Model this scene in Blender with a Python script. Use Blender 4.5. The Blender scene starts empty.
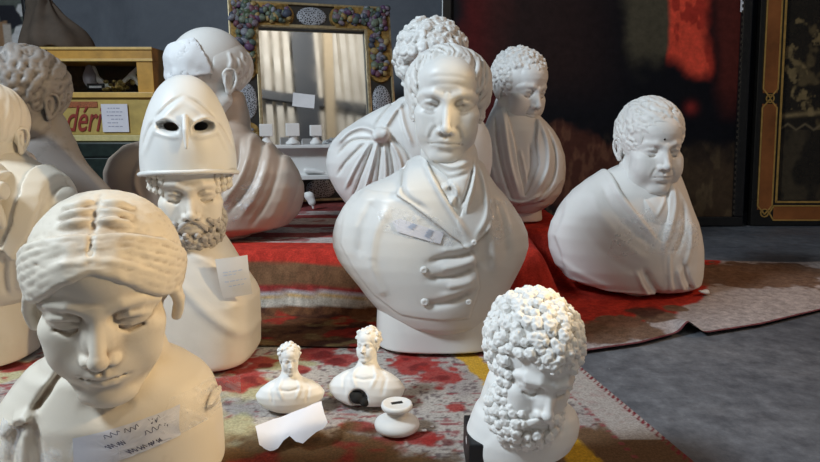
import bpy, bmesh, math, random, os
import numpy as np
from mathutils import Matrix, Vector, Euler

# ------------------------------------------------------------------ camera
FPX = 620.0
CAM_H = 0.54
PITCH = math.radians(10.0)


def ray(px, py):
    u = (px - 410.0) / FPX
    v = -(py - 231.0) / FPX
    c, s = math.cos(PITCH), math.sin(PITCH)
    return (u, c + v * s, -s + v * c)


def at(px, py, Y):
    """point of the vertical plane y = Y seen through that pixel -> (x, z)"""
    r = ray(px, py)
    t = Y / r[1]
    return (r[0] * t, CAM_H + r[2] * t)


def ground(px, py, z=0.0):
    r = ray(px, py)
    t = (z - CAM_H) / r[2]
    return (r[0] * t, r[1] * t)


# ------------------------------------------------------------------ signed distance sculpting
def _seg(X, Y, Z, a, b):
    bx, by, bz = b[0] - a[0], b[1] - a[1], b[2] - a[2]
    L2 = bx * bx + by * by + bz * bz + 1e-12
    t = np.clip(((X - a[0]) * bx + (Y - a[1]) * by + (Z - a[2]) * bz) / L2, 0, 1)
    d = np.sqrt((X - a[0] - t * bx) ** 2 + (Y - a[1] - t * by) ** 2 + (Z - a[2] - t * bz) ** 2)
    return d, t


def smin(a, b, k):
    if k <= 0:
        return np.minimum(a, b)
    h = np.maximum(k - np.abs(a - b), 0) / k
    return np.minimum(a, b) - h * h * k * 0.25


def smax(a, b, k):
    return -smin(-a, -b, k)


_rng = np.random.RandomState(7)
_TAB = _rng.rand(32, 32, 32).astype(np.float32) * 2 - 1


def vnoise(x, y, z):
    x, y, z = np.broadcast_arrays(x, y, z)
    xi, yi, zi = np.floor(x).astype(np.int32), np.floor(y).astype(np.int32), np.floor(z).astype(np.int32)
    fx, fy, fz = x - xi, y - yi, z - zi
    fx = fx * fx * (3 - 2 * fx); fy = fy * fy * (3 - 2 * fy); fz = fz * fz * (3 - 2 * fz)
    r = 0
    for i in (0, 1):
        wx = fx if i else 1 - fx
        for j in (0, 1):
            wy = fy if j else 1 - fy
            for k in (0, 1):
                wz = fz if k else 1 - fz
                r = r + _TAB[(xi + i) & 31, (yi + j) & 31, (zi + k) & 31] * wx * wy * wz
    return r


def rotm(rx=0, ry=0, rz=0):
    return np.array(Euler((math.radians(rx), math.radians(ry), math.radians(rz))).to_matrix(), dtype=np.float32)


class Vol:
    def __init__(s, lo, hi, h):
        s.lo = np.array(lo, dtype=np.float64); s.h = h
        s.n = np.maximum(np.ceil((np.array(hi) - s.lo) / h).astype(int) + 1, 4)
        s.ax = [(s.lo[i] + h * np.arange(s.n[i])).astype(np.float32) for i in range(3)]
        s.D = np.full(tuple(s.n), 50.0 * h * 4, dtype=np.float32)

    def reg(s, lo, hi):
        a = [max(int(math.floor((lo[i] - s.lo[i]) / s.h)), 0) for i in range(3)]
        b = [min(int(math.ceil((hi[i] - s.lo[i]) / s.h)) + 1, int(s.n[i])) for i in range(3)]
        if any(b[i] <= a[i] for i in range(3)):
            return None
        sl = tuple(slice(a[i], b[i]) for i in range(3))
        return sl, s.ax[0][sl[0]][:, None, None], s.ax[1][sl[1]][None, :, None], s.ax[2][sl[2]][None, None, :]

    def op(s, fn, lo, hi, k, mode='u'):
        m = k + 3 * s.h
        r = s.reg([v - m for v in lo], [v + m for v in hi])
        if r is None:
            return
        sl, X, Y, Z = r
        d = fn(X, Y, Z)
        if mode == 'u':
            s.D[sl] = smin(s.D[sl], d, k)
        elif mode == 's':
            s.D[sl] = smax(s.D[sl], -d, k)

    def ell(s, c, r, k=0.0, R=None, mode='u'):
        mr = max(r) if R is not None else None

        def fn(X, Y, Z):
            x, y, z = X - c[0], Y - c[1], Z - c[2]
            if R is not None:
                x, y, z = (R[0, 0] * x + R[1, 0] * y + R[2, 0] * z, R[0, 1] * x + R[1, 1] * y + R[2, 1] * z,
                           R[0, 2] * x + R[1, 2] * y + R[2, 2] * z)
            k0 = np.sqrt((x / r[0]) ** 2 + (y / r[1]) ** 2 + (z / r[2]) ** 2) + 1e-6
            k1 = np.sqrt((x / r[0] ** 2) ** 2 + (y / r[1] ** 2) ** 2 + (z / r[2] ** 2) ** 2) + 1e-6
            return k0 * (k0 - 1) / k1
        e = [mr] * 3 if mr else r
        s.op(fn, [c[i] - e[i] for i in range(3)], [c[i] + e[i] for i in range(3)], k, mode)

    def tube(s, pts, rad, k=0.0, mode='u'):
        if not hasattr(rad, '__len__'):
            rad = [rad] * len(pts)
        for i in range(len(pts) - 1):
            a, b, ra, rb = pts[i], pts[i + 1], rad[i], rad[i + 1]

            def fn(X, Y, Z):
                d, t = _seg(X, Y, Z, a, b)
                return d - (ra + (rb - ra) * t)
            m = max(ra, rb)
            if i == 0 and len(pts) == 2 or True:
                s.op(fn, [min(a[j], b[j]) - m for j in range(3)], [max(a[j], b[j]) + m for j in range(3)], k, mode)

    def chain(s, pts, rad, k=0.0, mode='u'):
        """whole polyline as one primitive (no bulges at the joints)"""
        if not hasattr(rad, '__len__'):
            rad = [rad] * len(pts)

        def fn(X, Y, Z):
            r = None
            for i in range(len(pts) - 1):
                d, t = _seg(X, Y, Z, pts[i], pts[i + 1])
                d = d - (rad[i] + (rad[i + 1] - rad[i]) * t)
                r = d if r is None else np.minimum(r, d)
            return r
        m = max(rad)
        P = np.array(pts)
        s.op(fn, list(P.min(0) - m), list(P.max(0) + m), k, mode)

    def cutplane(s, p, n, k=0.0):
        """remove everything on the side of the plane the normal points to"""
        n = np.array(n, dtype=float); n /= np.linalg.norm(n)
        X, Y, Z = s.ax[0][:, None, None], s.ax[1][None, :, None], s.ax[2][None, None, :]
        d = (X - p[0]) * n[0] + (Y - p[1]) * n[1] + (Z - p[2]) * n[2]
        s.D = smax(s.D, d.astype(np.float32), k)

    def stroke(s, pts, width, amp, front=None, prof='g', taper=True):
        """push the surface out (amp>0) or in along a line drawn in (x, z) on the front side"""
        P = np.array(pts, dtype=float)
        m = width * 2.6
        lo = [P[:, 0].min() - m, s.lo[1], P[:, 1].min() - m]
        hi = [P[:, 0].max() + m, front if front is not None else s.ax[1][-1], P[:, 1].max() + m]
        r = s.reg(lo, hi)
        if r is None:
            return
        sl, X, Y, Z = r
        X2, Z2 = X[:, 0, :], Z[:, 0, :]
        best = None; tt = None
        L = np.concatenate([[0], np.cumsum(np.hypot(np.diff(P[:, 0]), np.diff(P[:, 1])))])
        for i in range(len(P) - 1):
            a, b = P[i], P[i + 1]
            bx, bz = b - a
            t = np.clip(((X2 - a[0]) * bx + (Z2 - a[1]) * bz) / (bx * bx + bz * bz + 1e-12), 0, 1)
            d = np.hypot(X2 - a[0] - t * bx, Z2 - a[1] - t * bz)
            if prof == 'o':   # one sided step: sign of the side
                sd = np.sign((X2 - a[0]) * bz - (Z2 - a[1]) * bx)
            g = (L[i] + t * (L[i + 1] - L[i])) / L[-1]
            if best is None:
                best, tt = d, g
                side = sd if prof == 'o' else None
            else:
                w = d < best
                best = np.where(w, d, best); tt = np.where(w, g, tt)
                if prof == 'o':
                    side = np.where(w, sd, side)
        e = np.exp(-(best / width) ** 2)
        if prof == 'o':
            e = np.where(side > 0, e, np.exp(-(best / (width * .25)) ** 2))
        if taper:
            e = e * np.clip(np.minimum(tt, 1 - tt) * 5 + .25, 0, 1)
        s.D[sl] -= (amp * e)[:, None, :].astype(np.float32)

    def layer(s, src, poly, thick, k, back=None, soft=0.0):
        """a sheet lying on src (another field of the same grid) inside a polygon drawn in (x, z)"""
        X, Z = s.ax[0][:, None], s.ax[2][None, :]
        d2 = poly_sd(X, Z, poly)
        d = smax(src - thick, np.broadcast_to(d2[:, None, :], src.shape).astype(np.float32), soft)
        if back is not None:
            d = np.maximum(d, (s.ax[1] - back)[None, :, None])
        s.D = smin(s.D, d.astype(np.float32), k)

    def noise(s, fn, band=None):
        """D -= fn(x, y, z) evaluated only near the surface"""
        band = band or 6 * s.h
        idx = np.nonzero(np.abs(s.D) < band)
        s.D[idx] -= fn(s.ax[0][idx[0]], s.ax[1][idx[1]], s.ax[2][idx[2]]).astype(np.float32)

    def fronty(s, x, z, dflt=0.0):
        i = int(np.clip(round((x - s.lo[0]) / s.h), 0, s.n[0] - 1)); k = int(np.clip(round((z - s.lo[2]) / s.h), 0, s.n[2] - 1))
        col = s.D[i, :, k]
        j = np.nonzero(col < 0)[0]
        if len(j) == 0:
            return dflt
        j = j[0]
        if j == 0:
            return float(s.ax[1][0])
        t = col[j - 1] / (col[j - 1] - col[j])
        return float(s.ax[1][j - 1] + t * s.h)

    def blur(s, n=1):
        for _ in range(n):
            for a in range(3):
                D = s.D
                q = D.copy()
                sl = [slice(None)] * 3; sm = [slice(None)] * 3; sp = [slice(None)] * 3
                sl[a] = slice(1, -1); sm[a] = slice(0, -2); sp[a] = slice(2, None)
                q[tuple(sl)] = .5 * D[tuple(sl)] + .25 * (D[tuple(sm)] + D[tuple(sp)])
                s.D = q

    def mesh(s):
        """surface nets -> verts (N,3), quads (M,4)"""
        D = s.D.copy()
        for a in range(3):      # close the box
            sl = [slice(None)] * 3
            sl[a] = 0; D[tuple(sl)] = np.maximum(D[tuple(sl)], s.h * .01)
            sl[a] = -1; D[tuple(sl)] = np.maximum(D[tuple(sl)], s.h * .01)
        S = D < 0
        n = S.shape
        cnt = np.zeros((n[0] - 1, n[1] - 1, n[2] - 1), np.int8)
        for i in (0, 1):
            for j in (0, 1):
                for k in (0, 1):
                    cnt += S[i:n[0] - 1 + i, j:n[1] - 1 + j, k:n[2] - 1 + k]
        act = (cnt > 0) & (cnt < 8)
        ci = np.nonzero(act)
        N = len(ci[0])
        idm = np.full(act.shape, -1, np.int32); idm[ci] = np.arange(N)
        cor = {}
        for i in (0, 1):
            for j in (0, 1):
                for k in (0, 1):
                    cor[(i, j, k)] = D[ci[0] + i, ci[1] + j, ci[2] + k]
        acc = np.zeros((N, 3)); num = np.zeros(N)
        for a in range(3):
            o1, o2 = [q for q in range(3) if q != a]
            for u in (0, 1):
                for v in (0, 1):
                    c0 = [0, 0, 0]; c0[o1] = u; c0[o2] = v
                    c1 = list(c0); c1[a] = 1
                    d0, d1 = cor[tuple(c0)], cor[tuple(c1)]
                    x = (d0 < 0) != (d1 < 0)
                    t = np.where(x, d0 / np.where(x, d0 - d1, 1), 0)
                    acc[:, a] += np.where(x, t, 0)
                    acc[:, o1] += np.where(x, u, 0); acc[:, o2] += np.where(x, v, 0)
                    num += x
        V = acc / np.maximum(num, 1)[:, None] + np.stack(ci, 1)
        V = V * s.h + s.lo
        F = []
        for a in range(3):
            o1, o2 = (a + 1) % 3, (a + 2) % 3
            s0 = [slice(None)] * 3; s1 = [slice(None)] * 3
            s0[a] = slice(0, -1); s1[a] = slice(1, None)
            for q in (o1, o2):
                s0[q] = slice(1, -1); s1[q] = slice(1, -1)
            A, B = S[tuple(s0)], S[tuple(s1)]
            e = np.nonzero(A != B)
            fl = A[e]
            base = [e[0], e[1], e[2]]

            def cell(du, dv):
                q = [None] * 3
                q[a] = base[a]; q[o1] = base[o1] + du; q[o2] = base[o2] + dv
                return idm[q[0], q[1], q[2]]
            quad = np.stack([cell(0, 0), cell(1, 0), cell(1, 1), cell(0, 1)], 1)
            quad[~fl] = quad[~fl][:, ::-1]
            F.append(quad)
        return V, np.concatenate(F)


def poly_sd(X, Z, poly):
    P = np.array(poly, dtype=float)
    best = None
    inside = np.zeros(np.broadcast(X, Z).shape, bool)
    n = len(P)
    for i in range(n):
        a, b = P[i], P[(i + 1) % n]
        bx, bz = b - a
        t = np.clip(((X - a[0]) * bx + (Z - a[1]) * bz) / (bx * bx + bz * bz + 1e-12), 0, 1)
        d = np.hypot(X - a[0] - t * bx, Z - a[1] - t * bz)
        best = d if best is None else np.minimum(best, d)
        c = ((a[1] > Z) != (b[1] > Z))
        xi = a[0] + (Z - a[1]) / (bz if abs(bz) > 1e-9 else 1e-9) * bx
        inside ^= c & (X < xi)
    return np.where(inside, -best, best)


def smooth_line(pts, n=24):
    """Catmull-Rom through the points"""
    P = [np.array(p, dtype=float) for p in pts]
    if len(P) < 3:
        return [tuple(p) for p in P]
    out = []
    for i in range(len(P) - 1):
        p0 = P[i - 1] if i else 2 * P[0] - P[1]
        p1, p2 = P[i], P[i + 1]
        p3 = P[i + 2] if i + 2 < len(P) else 2 * P[-1] - P[-2]
        m = max(2, n // (len(P) - 1))
        for j in range(m):
            t = j / m
            out.append(tuple(.5 * (2 * p1 + (p2 - p0) * t + (2 * p0 - 5 * p1 + 4 * p2 - p3) * t * t + (3 * p1 - p0 - 3 * p2 + p3) * t ** 3)))
    out.append(tuple(P[-1]))
    return out


# ------------------------------------------------------------------ objects
SC = bpy.context.scene
COL = SC.collection


def link(name, me, mat=None, parent=None):
    o = bpy.data.objects.new(name, me)
    COL.objects.link(o)
    if mat is not None:
        me.materials.append(mat)
    if parent is not None:
        o.parent = parent
    return o


def tag(o, label, cat=None, group=None, kind=None):
    if label: o['label'] = label
    if cat: o['category'] = cat
    if group: o['group'] = group
    if kind: o['kind'] = kind
    return o


def thing(name, label, cat, loc=(0, 0, 0), rotz=0.0, group=None):
    o = bpy.data.objects.new(name, None)
    COL.objects.link(o)
    o.empty_display_size = .05
    o.location = loc
    o.rotation_euler = (0, 0, rotz)
    return tag(o, label, cat, group)


def mesh_np(name, V, F, mat, parent=None, smooth=True, M=None):
    V = np.asarray(V, dtype=np.float64)
    if M is not None:
        Mn = np.array(M)
        V = V @ Mn[:3, :3].T + Mn[:3, 3]
    me = bpy.data.meshes.new(name)
    F = np.asarray(F, dtype=np.int32)
    me.vertices.add(len(V)); me.vertices.foreach_set('co', V.astype(np.float32).ravel())
    me.loops.add(F.size); me.loops.foreach_set('vertex_index', F.ravel())
    me.polygons.add(len(F))
    me.polygons.foreach_set('loop_start', np.arange(0, F.size, F.shape[1], dtype=np.int32))
    me.update(calc_edges=True)
    me.validate()
    me.polygons.foreach_set('use_smooth', np.full(len(me.polygons), smooth))
    return link(name, me, mat, parent)


def vol_obj(name, V, mat, parent=None, M=None):
    a, f = V.mesh()
    return mesh_np(name, a, f, mat, parent, True, M)

# ------------------------------------------------------------------ heads (centimetres, eyes at z = 0, face towards -y)
def head_field(h=0.25, w=1.0, jaw=1.0, chin=1.0, nose=1.0, hook=0.0, cheek=0.0, brow=1.0, lips=1.0, eye_open=1.0,
               fold=1.0, ears=1.0, crown=0.0, age=0.0, iris=False, long=1.0, ear_back=0.0, mouth_w=1.0, lo=None, hi=None, deep=1.0, nl=1.0, md=0.0, cd=0.0, mc=0.0):
    V = Vol(lo or (-9.5, -13.2, -13.0), hi or (9.5, 11.5, 13.0), h)
    V.ell((0, .6, 3.2 + crown * .5), (7.4 * w, 9.2, 8.4 + crown))
    V.ell((0, -2.2, -3.0), (6.0 * w, 6.7, 8.2 * long), 1.5)
    for s in (-1, 1):
        V.chain([(s * 5.3 * w * jaw, .2, -5.4), (s * 4.5 * w * jaw, -3.2, -7.9), (s * 1.9, -7.2, -10.0)], [1.35, 1.35, 1.2], 2.2)
        V.ell((s * 4.5 * w, -5.5, -2.3), (1.9, 2.0, 1.5), 1.8)
        V.ell((s * 3.5 * w, -6.1, -5.2), (2.3 + cheek * .9, 2.1 + cheek * .7, 2.8 + cheek * .5), 2.0)
        if cheek > .5:
            V.ell((s * 3.6 * w, -4.2, -8.2), (2.6, 2.6, 2.4), 2)
    V.ell((0, -7.8, -9.9 - cd), (2.0 * chin, 1.5 * chin, 1.4 * chin), 1.5)
    V.ell((0, -7.7, -6.4), (2.8, 2.0, 2.4), 1.6)
    V.ell((0, -5.6, 4.6), (4.6, 3.2, 3.4), 2.0)
    for s in (-1, 1):
        V.chain([(s * .7, -8.5, 1.0), (s * 2.4, -8.25, 1.75), (s * 4.2, -7.1, 1.6), (s * 5.4, -5.4, .7)], [.7 * brow, .72 * brow, .6 * brow, .5], 1.1)
        V.ell((s * 3.05, -9.5, -.1), (2.0, 1.95 * deep, 1.15), 1.0, mode='s')
    # nose
    V.chain([(0, -8.3, 1.0), (0, -9.3 - hook * .5, -1.0), (0, -10.5 * nose ** .3, -3.3 * nl)], [.72, .68, .78], .9)
    V.ell((0, -10.55 * nose ** .3, -3.75 * nl), (.98, .95, .85), .5)
    for s in (-1, 1):
        V.ell((s * .8, -8.3, -2.4 * nl), (.9, 1.3, 2.2), .9)
        V.ell((s * 1.22, -9.35, -4.1 * nl), (.72, 1.05, .75), .45)
        V.ell((s * .72, -10.05, -4.8 * nl), (.42, .6, .38), .25, mode='s')
    # eyes
    for s in (-1, 1):
        V.ell((s * 3.05, -6.5, -.3), (1.75, 1.5, 1.5), .2)
        if iris:
            V.ell((s * 3.05, -8.1, -.2), (.55, .28, .55), .1, mode='s')
        o = eye_open
        up = [(s * 1.55, -7.45, -.5), (s * 2.15, -7.95, .12 * o + .02), (s * 3.0, -8.2, .42 * o), (s * 3.95, -7.75, .22 * o), (s * 4.75, -6.7, -.4)]
        V.chain(up, [.2, .28, .3, .28, .2], .25)
        V.chain([(p[0], p[1] + .45, p[2] + .5) for p in up], [.12, .26, .32, .32, .2], .8)
        dn = [(s * 1.55, -7.45, -.5), (s * 2.3, -7.75, -.88), (s * 3.05, -7.9, -1.05), (s * 3.95, -7.45, -.85), (s * 4.7, -6.7, -.4)]
        V.chain(dn, [.16, .2, .22, .22, .18], .3)
        V.chain([(s * 1.75, -7.9, -1.25), (s * 2.8, -7.9, -1.75), (s * 4.1, -7.3, -1.5)], [.1, .16, .1], .5 , mode='u' if age > .5 else 's')
    # mouth
    lw = mouth_w
    m = md
    V.chain([(-2.45 * lw, -8.3, -6.5 + m + mc), (-1.15 * lw, -9.25, -6.1 + m), (-.4, -9.55, -5.97 + m), (0, -9.5, -6.08 + m), (.4, -9.55, -5.97 + m), (1.15 * lw, -9.25, -6.1 + m), (2.45 * lw, -8.3, -6.5 + m + mc)],
            [.14, .34 * lips, .42 * lips, .4 * lips, .42 * lips, .34 * lips, .14], .5)
    V.chain([(-2.2 * lw, -8.35, -6.65 + m + mc), (-1.0 * lw, -9.1, -7.1 + m), (0, -9.3, -7.2 + m), (1.0 * lw, -9.1, -7.1 + m), (2.2 * lw, -8.35, -6.65 + m + mc)],
            [.14, .46 * lips, .52 * lips, .46 * lips, .14], .5)
    V.chain([(-2.45 * lw, -8.55, -6.53 + m + mc), (-1.2 * lw, -9.62, -6.5 + m), (0, -9.95, -6.6 + m), (1.2 * lw, -9.62, -6.5 + m), (2.45 * lw, -8.55, -6.53 + m + mc)], .1, .22, 's')
    V.chain([(0, -9.75, -4.9 * nl), (0, -9.85, -5.5 + m)], .2, .45, 's')
    V.ell((0, -9.6, -8.25 + m), (1.7, .5, .38), .7, mode='s')
    for s in (-1, 1):
        V.stroke([(s * 2.35 * lw, -6.5 + m + mc), (s * 2.9 * lw, -6.6 + m + mc)], .3, -.12, -5.0, taper=False)
        if fold > 0:
            V.stroke(smooth_line([(s * 1.75, -3.9), (s * 2.6, -5.1), (s * 3.1, -6.7)]), .42, -.16 * fold, -5.0)
            V.stroke(smooth_line([(s * 2.3, -3.6), (s * 3.2, -5.0), (s * 3.6, -6.7)]), .6, .12 * fold, -5.0)
    if age > 0:
        for z in (3.6, 5.0):
            V.stroke(smooth_line([(-3.4, z - .3), (-1.5, z + .15), (1.5, z + .1), (3.4, z - .3)]), .35, -.1 * age, -5)
        for s in (-1, 1):
            V.stroke([(s * .55, 2.4), (s * .6, 1.2)], .3, -.08 * age, -5)
            V.stroke(smooth_line([(s * 2.2, -1.6), (s * 3.1, -2.0), (s * 4.3, -1.7)]), .3, -.12 * age, -4)
    if ears:
        for s in (-1, 1):
            y0 = .9 + ear_back
            R = rotm(-12, s * 8, s * 22)
            V.ell((s * 7.05 * w, y0 + .3, -1.2), (.55, 1.75, 2.95), .5, R)
            rim = [(s * (7.0 * w), y0 - 1.0, -1.4), (s * (7.35 * w), y0 - 1.0, .6), (s * (7.7 * w), y0 + .1, 1.5), (s * (7.95 * w), y0 + 1.5, 1.1),
                   (s * (7.95 * w), y0 + 1.9, -.6), (s * (7.6 * w), y0 + 1.2, -2.4), (s * (7.25 * w), y0 + .2, -3.6)]
            V.chain(smooth_line(rim, 18), [.36] * 19, .2)
            V.ell((s * 7.25 * w, y0 - .55, -3.5), (.5, .75, .85), .3)
            V.ell((s * 7.75 * w, y0 + .0, -1.1), (.55, .75, 1.35), .25, mode='s')
            V.ell((s * 7.2 * w, y0 - 1.0, -1.5), (.4, .35, .6), .2)
    return V


def fib_dirs(n):
    g = math.pi * (3 - math.sqrt(5))
    out = []
    for i in range(n):
        z = 1 - 2 * (i + .5) / n
        r = math.sqrt(1 - z * z)
        out.append((r * math.cos(g * i), r * math.sin(g * i), z))
    return out


def curl(V, c, n, r, rng, turns=1.4, k=.25):
    """a snail curl: a mound with a spiral ridge and a drilled centre"""
    n = np.array(n); n = n / np.linalg.norm(n)
    t = np.cross(n, (0.1, .2, 1.0)); t /= np.linalg.norm(t) + 1e-9
    b = np.cross(n, t)
    c = np.array(c)
    V.ell(tuple(c - n * r * .25), (r * .95, r * .95, r * .95), k)
    a0 = rng.uniform(0, 6.28); sg = rng.choice((-1, 1))
    pts = []
    m = 9
    for i in range(m):
        q = i / (m - 1)
        a = a0 + sg * q * turns * 6.28
        rr = r * (.98 - .62 * q)
        pts.append(tuple(c + t * rr * math.cos(a) + b * rr * math.sin(a) + n * r * (.15 + .42 * q)))
    V.chain(pts, [r * .2 + r * .14 * (i / (m - 1)) for i in range(m)], r * .08)
    p = c + n * r * 1.0
    V.ell(tuple(p), (r * .2,) * 3, r * .1, mode='s')


def lock(V, p0, p1, r, rng, wave=.3, guide=None, k=.15, n=7):
    """a tapering wavy lock of hair from p0 to p1, kept on the guide surface"""
    p0, p1 = np.array(p0, float), np.array(p1, float)
    d = p1 - p0
    L = np.linalg.norm(d) + 1e-9
    side = np.cross(d, p0 if np.linalg.norm(np.cross(d, p0)) > 1e-6 else (0, 0, 1.0)); side /= np.linalg.norm(side) + 1e-9
    ph = rng.uniform(0, 6.28)
    pts, rad = [], []
    for i in range(n):
        q = i / (n - 1)
        p = p0 + d * q + side * wave * math.sin(ph + q * 6.0) * (.4 + .6 * q)
        if guide is not None:
            p = guide(p)
        pts.append(tuple(p))
        rad.append(r * (.55 + .45 * math.sin(math.pi * min(1, q * 1.1 + .12)) if q < .8 else r and (.95 - (q - .8) * 3.2)))
    rad = [max(.12 * r, v) if v > .05 else .12 * r for v in rad]
    V.chain(pts, rad, k)


def on_ell(c, r):
    c, r = np.array(c, float), np.array(r, float)

    def g(p):
        q = (np.array(p, float) - c)
        return c + q / (np.linalg.norm(q / r) + 1e-9)
    return g


def place(px, py, Y, yaw=0, pitch=0, roll=0, s=0.01, org=(0, 0, 0), sx=1.0):
    """matrix that puts the point between the eyes at a pixel (head axis at depth Y); yaw>0 turns the face to image right"""
    R = Euler((0, 0, math.radians(yaw))).to_matrix() @ Euler((math.radians(pitch), 0, 0)).to_matrix() @ Euler((0, math.radians(roll), 0)).to_matrix()
    o = R @ Vector((0, -8.5 * s, 0))
    x, z = at(px, py, Y + o.y)
    c = Vector((x, Y + o.y, z)) - o - Vector(org)
    return Matrix.Translation(c) @ R.to_4x4() @ Matrix.Diagonal((s * sx, s, s, 1))


def hair_shell(h, c, r, fc, fr, nape=-3.0, lo=None, hi=None, k=.5, side=None):
    V = Vol(lo or [c[i] - r[i] - 2.5 for i in range(3)], hi or [c[i] + r[i] + 2.5 for i in range(3)], h)
    V.ell(c, r)
    V.ell(fc, fr, k, mode='s')
    V.cutplane((0, 0, nape), (0, -.35, -1), .6)
    return V


def strands(V, pole, F, amp, low=1.0, band=None, swirl=0.0):
    """grooves that radiate from a crown point"""
    p = np.array(pole, float); p /= np.linalg.norm(p)
    t = np.cross(p, (1, 0, 0)); t /= np.linalg.norm(t); b = np.cross(p, t)

    def fn(x, y, z):
        rr = np.sqrt(x * x + y * y + z * z) + 1e-6
        c = (x * p[0] + y * p[1] + z * p[2]) / rr
        pol = np.arccos(np.clip(c, -1, 1))
        a = np.arctan2(x * b[0] + y * b[1] + z * b[2], x * t[0] + y * t[1] + z * t[2]) + swirl * pol
        a = a + .12 * vnoise(x * .35, y * .35, z * .35)
        ca, sa = np.cos(a), np.sin(a)
        n1 = vnoise(ca * F, sa * F, pol * low)
        n2 = vnoise(ca * F * 2.3 + 9, sa * F * 2.3, pol * low * 1.5)
        f = np.clip(pol * 2.5, .15, 1)
        return amp * (n1 + .5 * n2) * f
    V.noise(fn, band)


def locks(V, c, r, region, flow, n, length, rad, rng, wave=.3, k=.2, lift=.0):
    g = on_ell(c, [v + lift for v in r])
    for d in fib_dirs(n):
        j = [rng.uniform(-.12, .12) for _ in range(3)]
        p = g(np.array(c) + np.array([(d[i] + j[i]) * r[i] for i in range(3)]))
        if not region(p):
            continue
        q = p + np.array(flow(p, rng), float) * length * rng.uniform(.8, 1.2)
        lock(V, p, q, rad * rng.uniform(.85, 1.15), rng, wave, g, k)


def curls(V, c, r, region, n, rad, rng, lift=0.0, k=.25, turns=1.4):
    c = np.array(c, float)
    for d in fib_dirs(n):
        j = [rng.uniform(-.06, .06) for _ in range(3)]
        d = np.array([d[i] + j[i] for i in range(3)]); d /= np.linalg.norm(d)
        p = c + d * np.array(r)
        if not region(p):
            continue
        nrm = d / np.array(r); nrm /= np.linalg.norm(nrm)
        curl(V, p + nrm * (lift + rng.uniform(-.25, .25) * rad), nrm + np.array([rng.uniform(-.3, .3) for _ in range(3)]), rad * rng.uniform(.8, 1.2), rng, turns, k)


# ------------------------------------------------------------------ busts
class Bust:
    def __init__(s, name, label, px, py, Y, zb, cat='bust', group=None):
        x, _ = at(px, py, Y)
        s.o = (x, Y, zb); s.Y = Y
        s.root = thing(name, label, cat, s.o, 0, group)

    def P(s, px, py, dy=0.0):
        x, z = at(px, py, s.Y + dy)
        return (x - s.o[0], z - s.o[2])

    def L(s, pts, dy=0.0, n=24):
        return smooth_line([s.P(a, b, dy) for a, b in pts], n)

    def rows(s, R):
        """R: (py, xl, xr, front, back) seen at the silhouette plane -> (z, cx, w, f, b)"""
        out = []
        for py, xl, xr, f, b in R:
            a, z = s.P(xl, py); c, _ = s.P(xr, py)
            out.append((max(z, 0.0005 * len(out)), (a + c) / 2, (c - a) / 2, f, b))
        out.sort()
        return out

    def head(s, px, py, yaw, pitch, roll, sc, dy=0.0, sx=1.0):
        return place(px, py, s.Y + dy, yaw, pitch, roll, sc, s.o, sx)


def body(V, rows, e=2.0, k=0.0, ends=0.006):
    A = np.array(rows, dtype=float)
    z = V.ax[2].astype(float)
    lim = np.clip(z, A[0, 0], A[-1, 0])
    cx, w, f, b = [np.interp(lim, A[:, 0], A[:, i]).astype(np.float32)[None, None, :] for i in (1, 2, 3, 4)]
    # soften the profile
    X, Y, Z = V.ax[0][:, None, None], V.ax[1][None, :, None], V.ax[2][None, None, :]
    d = np.where(Y < 0, f, b)
    u, v = (X - cx), Y + 0 * X
    if e == 2.0:
        k0 = np.sqrt((u / w) ** 2 + (v / d) ** 2) + 1e-6
        k1 = np.sqrt((u / w ** 2) ** 2 + (v / d ** 2) ** 2) + 1e-6
        q = k0 * (k0 - 1) / k1
    else:
        q = ((np.abs(u / w) ** e + np.abs(v / d) ** e) ** (1 / e) - 1) * np.minimum(w, d)
    q = smax(q, np.maximum(Z - A[-1, 0], A[0, 0] - Z) + 0 * q, ends)
    V.D = smin(V.D, q.astype(np.float32), k)


def renorm(V):
    g = np.gradient(V.D, V.h)
    m = np.sqrt(g[0] ** 2 + g[1] ** 2 + g[2] ** 2)
    V.D = (V.D / np.clip(m, .35, 4)).astype(np.float32)


def bvol(b, rows, h, pad=.03, ztop=None, zbot=None):
    A = np.array(rows)
    lo = [(A[:, 1] - A[:, 2]).min() - pad, -A[:, 3].max() - pad, (zbot if zbot is not None else A[:, 0].min()) - pad]
    hi = [(A[:, 1] + A[:, 2]).max() + pad, A[:, 4].max() + pad, (ztop if ztop is not None else A[:, 0].max()) + pad]
    return Vol(lo, hi, h)


def neck(V, M, r, zto, k=.03, yto=None, top=-6.5, xoff=0.0):
    """a neck from inside the head down into the chest"""
    a = M @ Vector((0, 1.8, top)); m = M @ Vector((0, 1.6, -12.0))
    c = Vector((m.x * .6 + xoff, (m.y * .4 + .01) if yto is None else yto, zto))
    V.chain(smooth_line([tuple(a), tuple(m), tuple(c)], 8), [r * (.95 + .3 * max(0, i - 4) / 4) for i in range(9)], k)

# ------------------------------------------------------------------ materials
def new_mat(name):
    m = bpy.data.materials.new(name); m.use_nodes = True
    nt = m.node_tree; nt.nodes.clear()
    out = nt.nodes.new('ShaderNodeOutputMaterial')
    b = nt.nodes.new('ShaderNodeBsdfPrincipled')
    nt.links.new(b.outputs[0], out.inputs[0])
    return m, nt, b


def nd(nt, typ, **kw):
    n = nt.nodes.new(typ)
    for k, v in kw.items():
        if k in n.inputs.keys() if isinstance(k, str) else False:
            n.inputs[k].default_value = v
        else:
            setattr(n, k, v)
    return n


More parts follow.
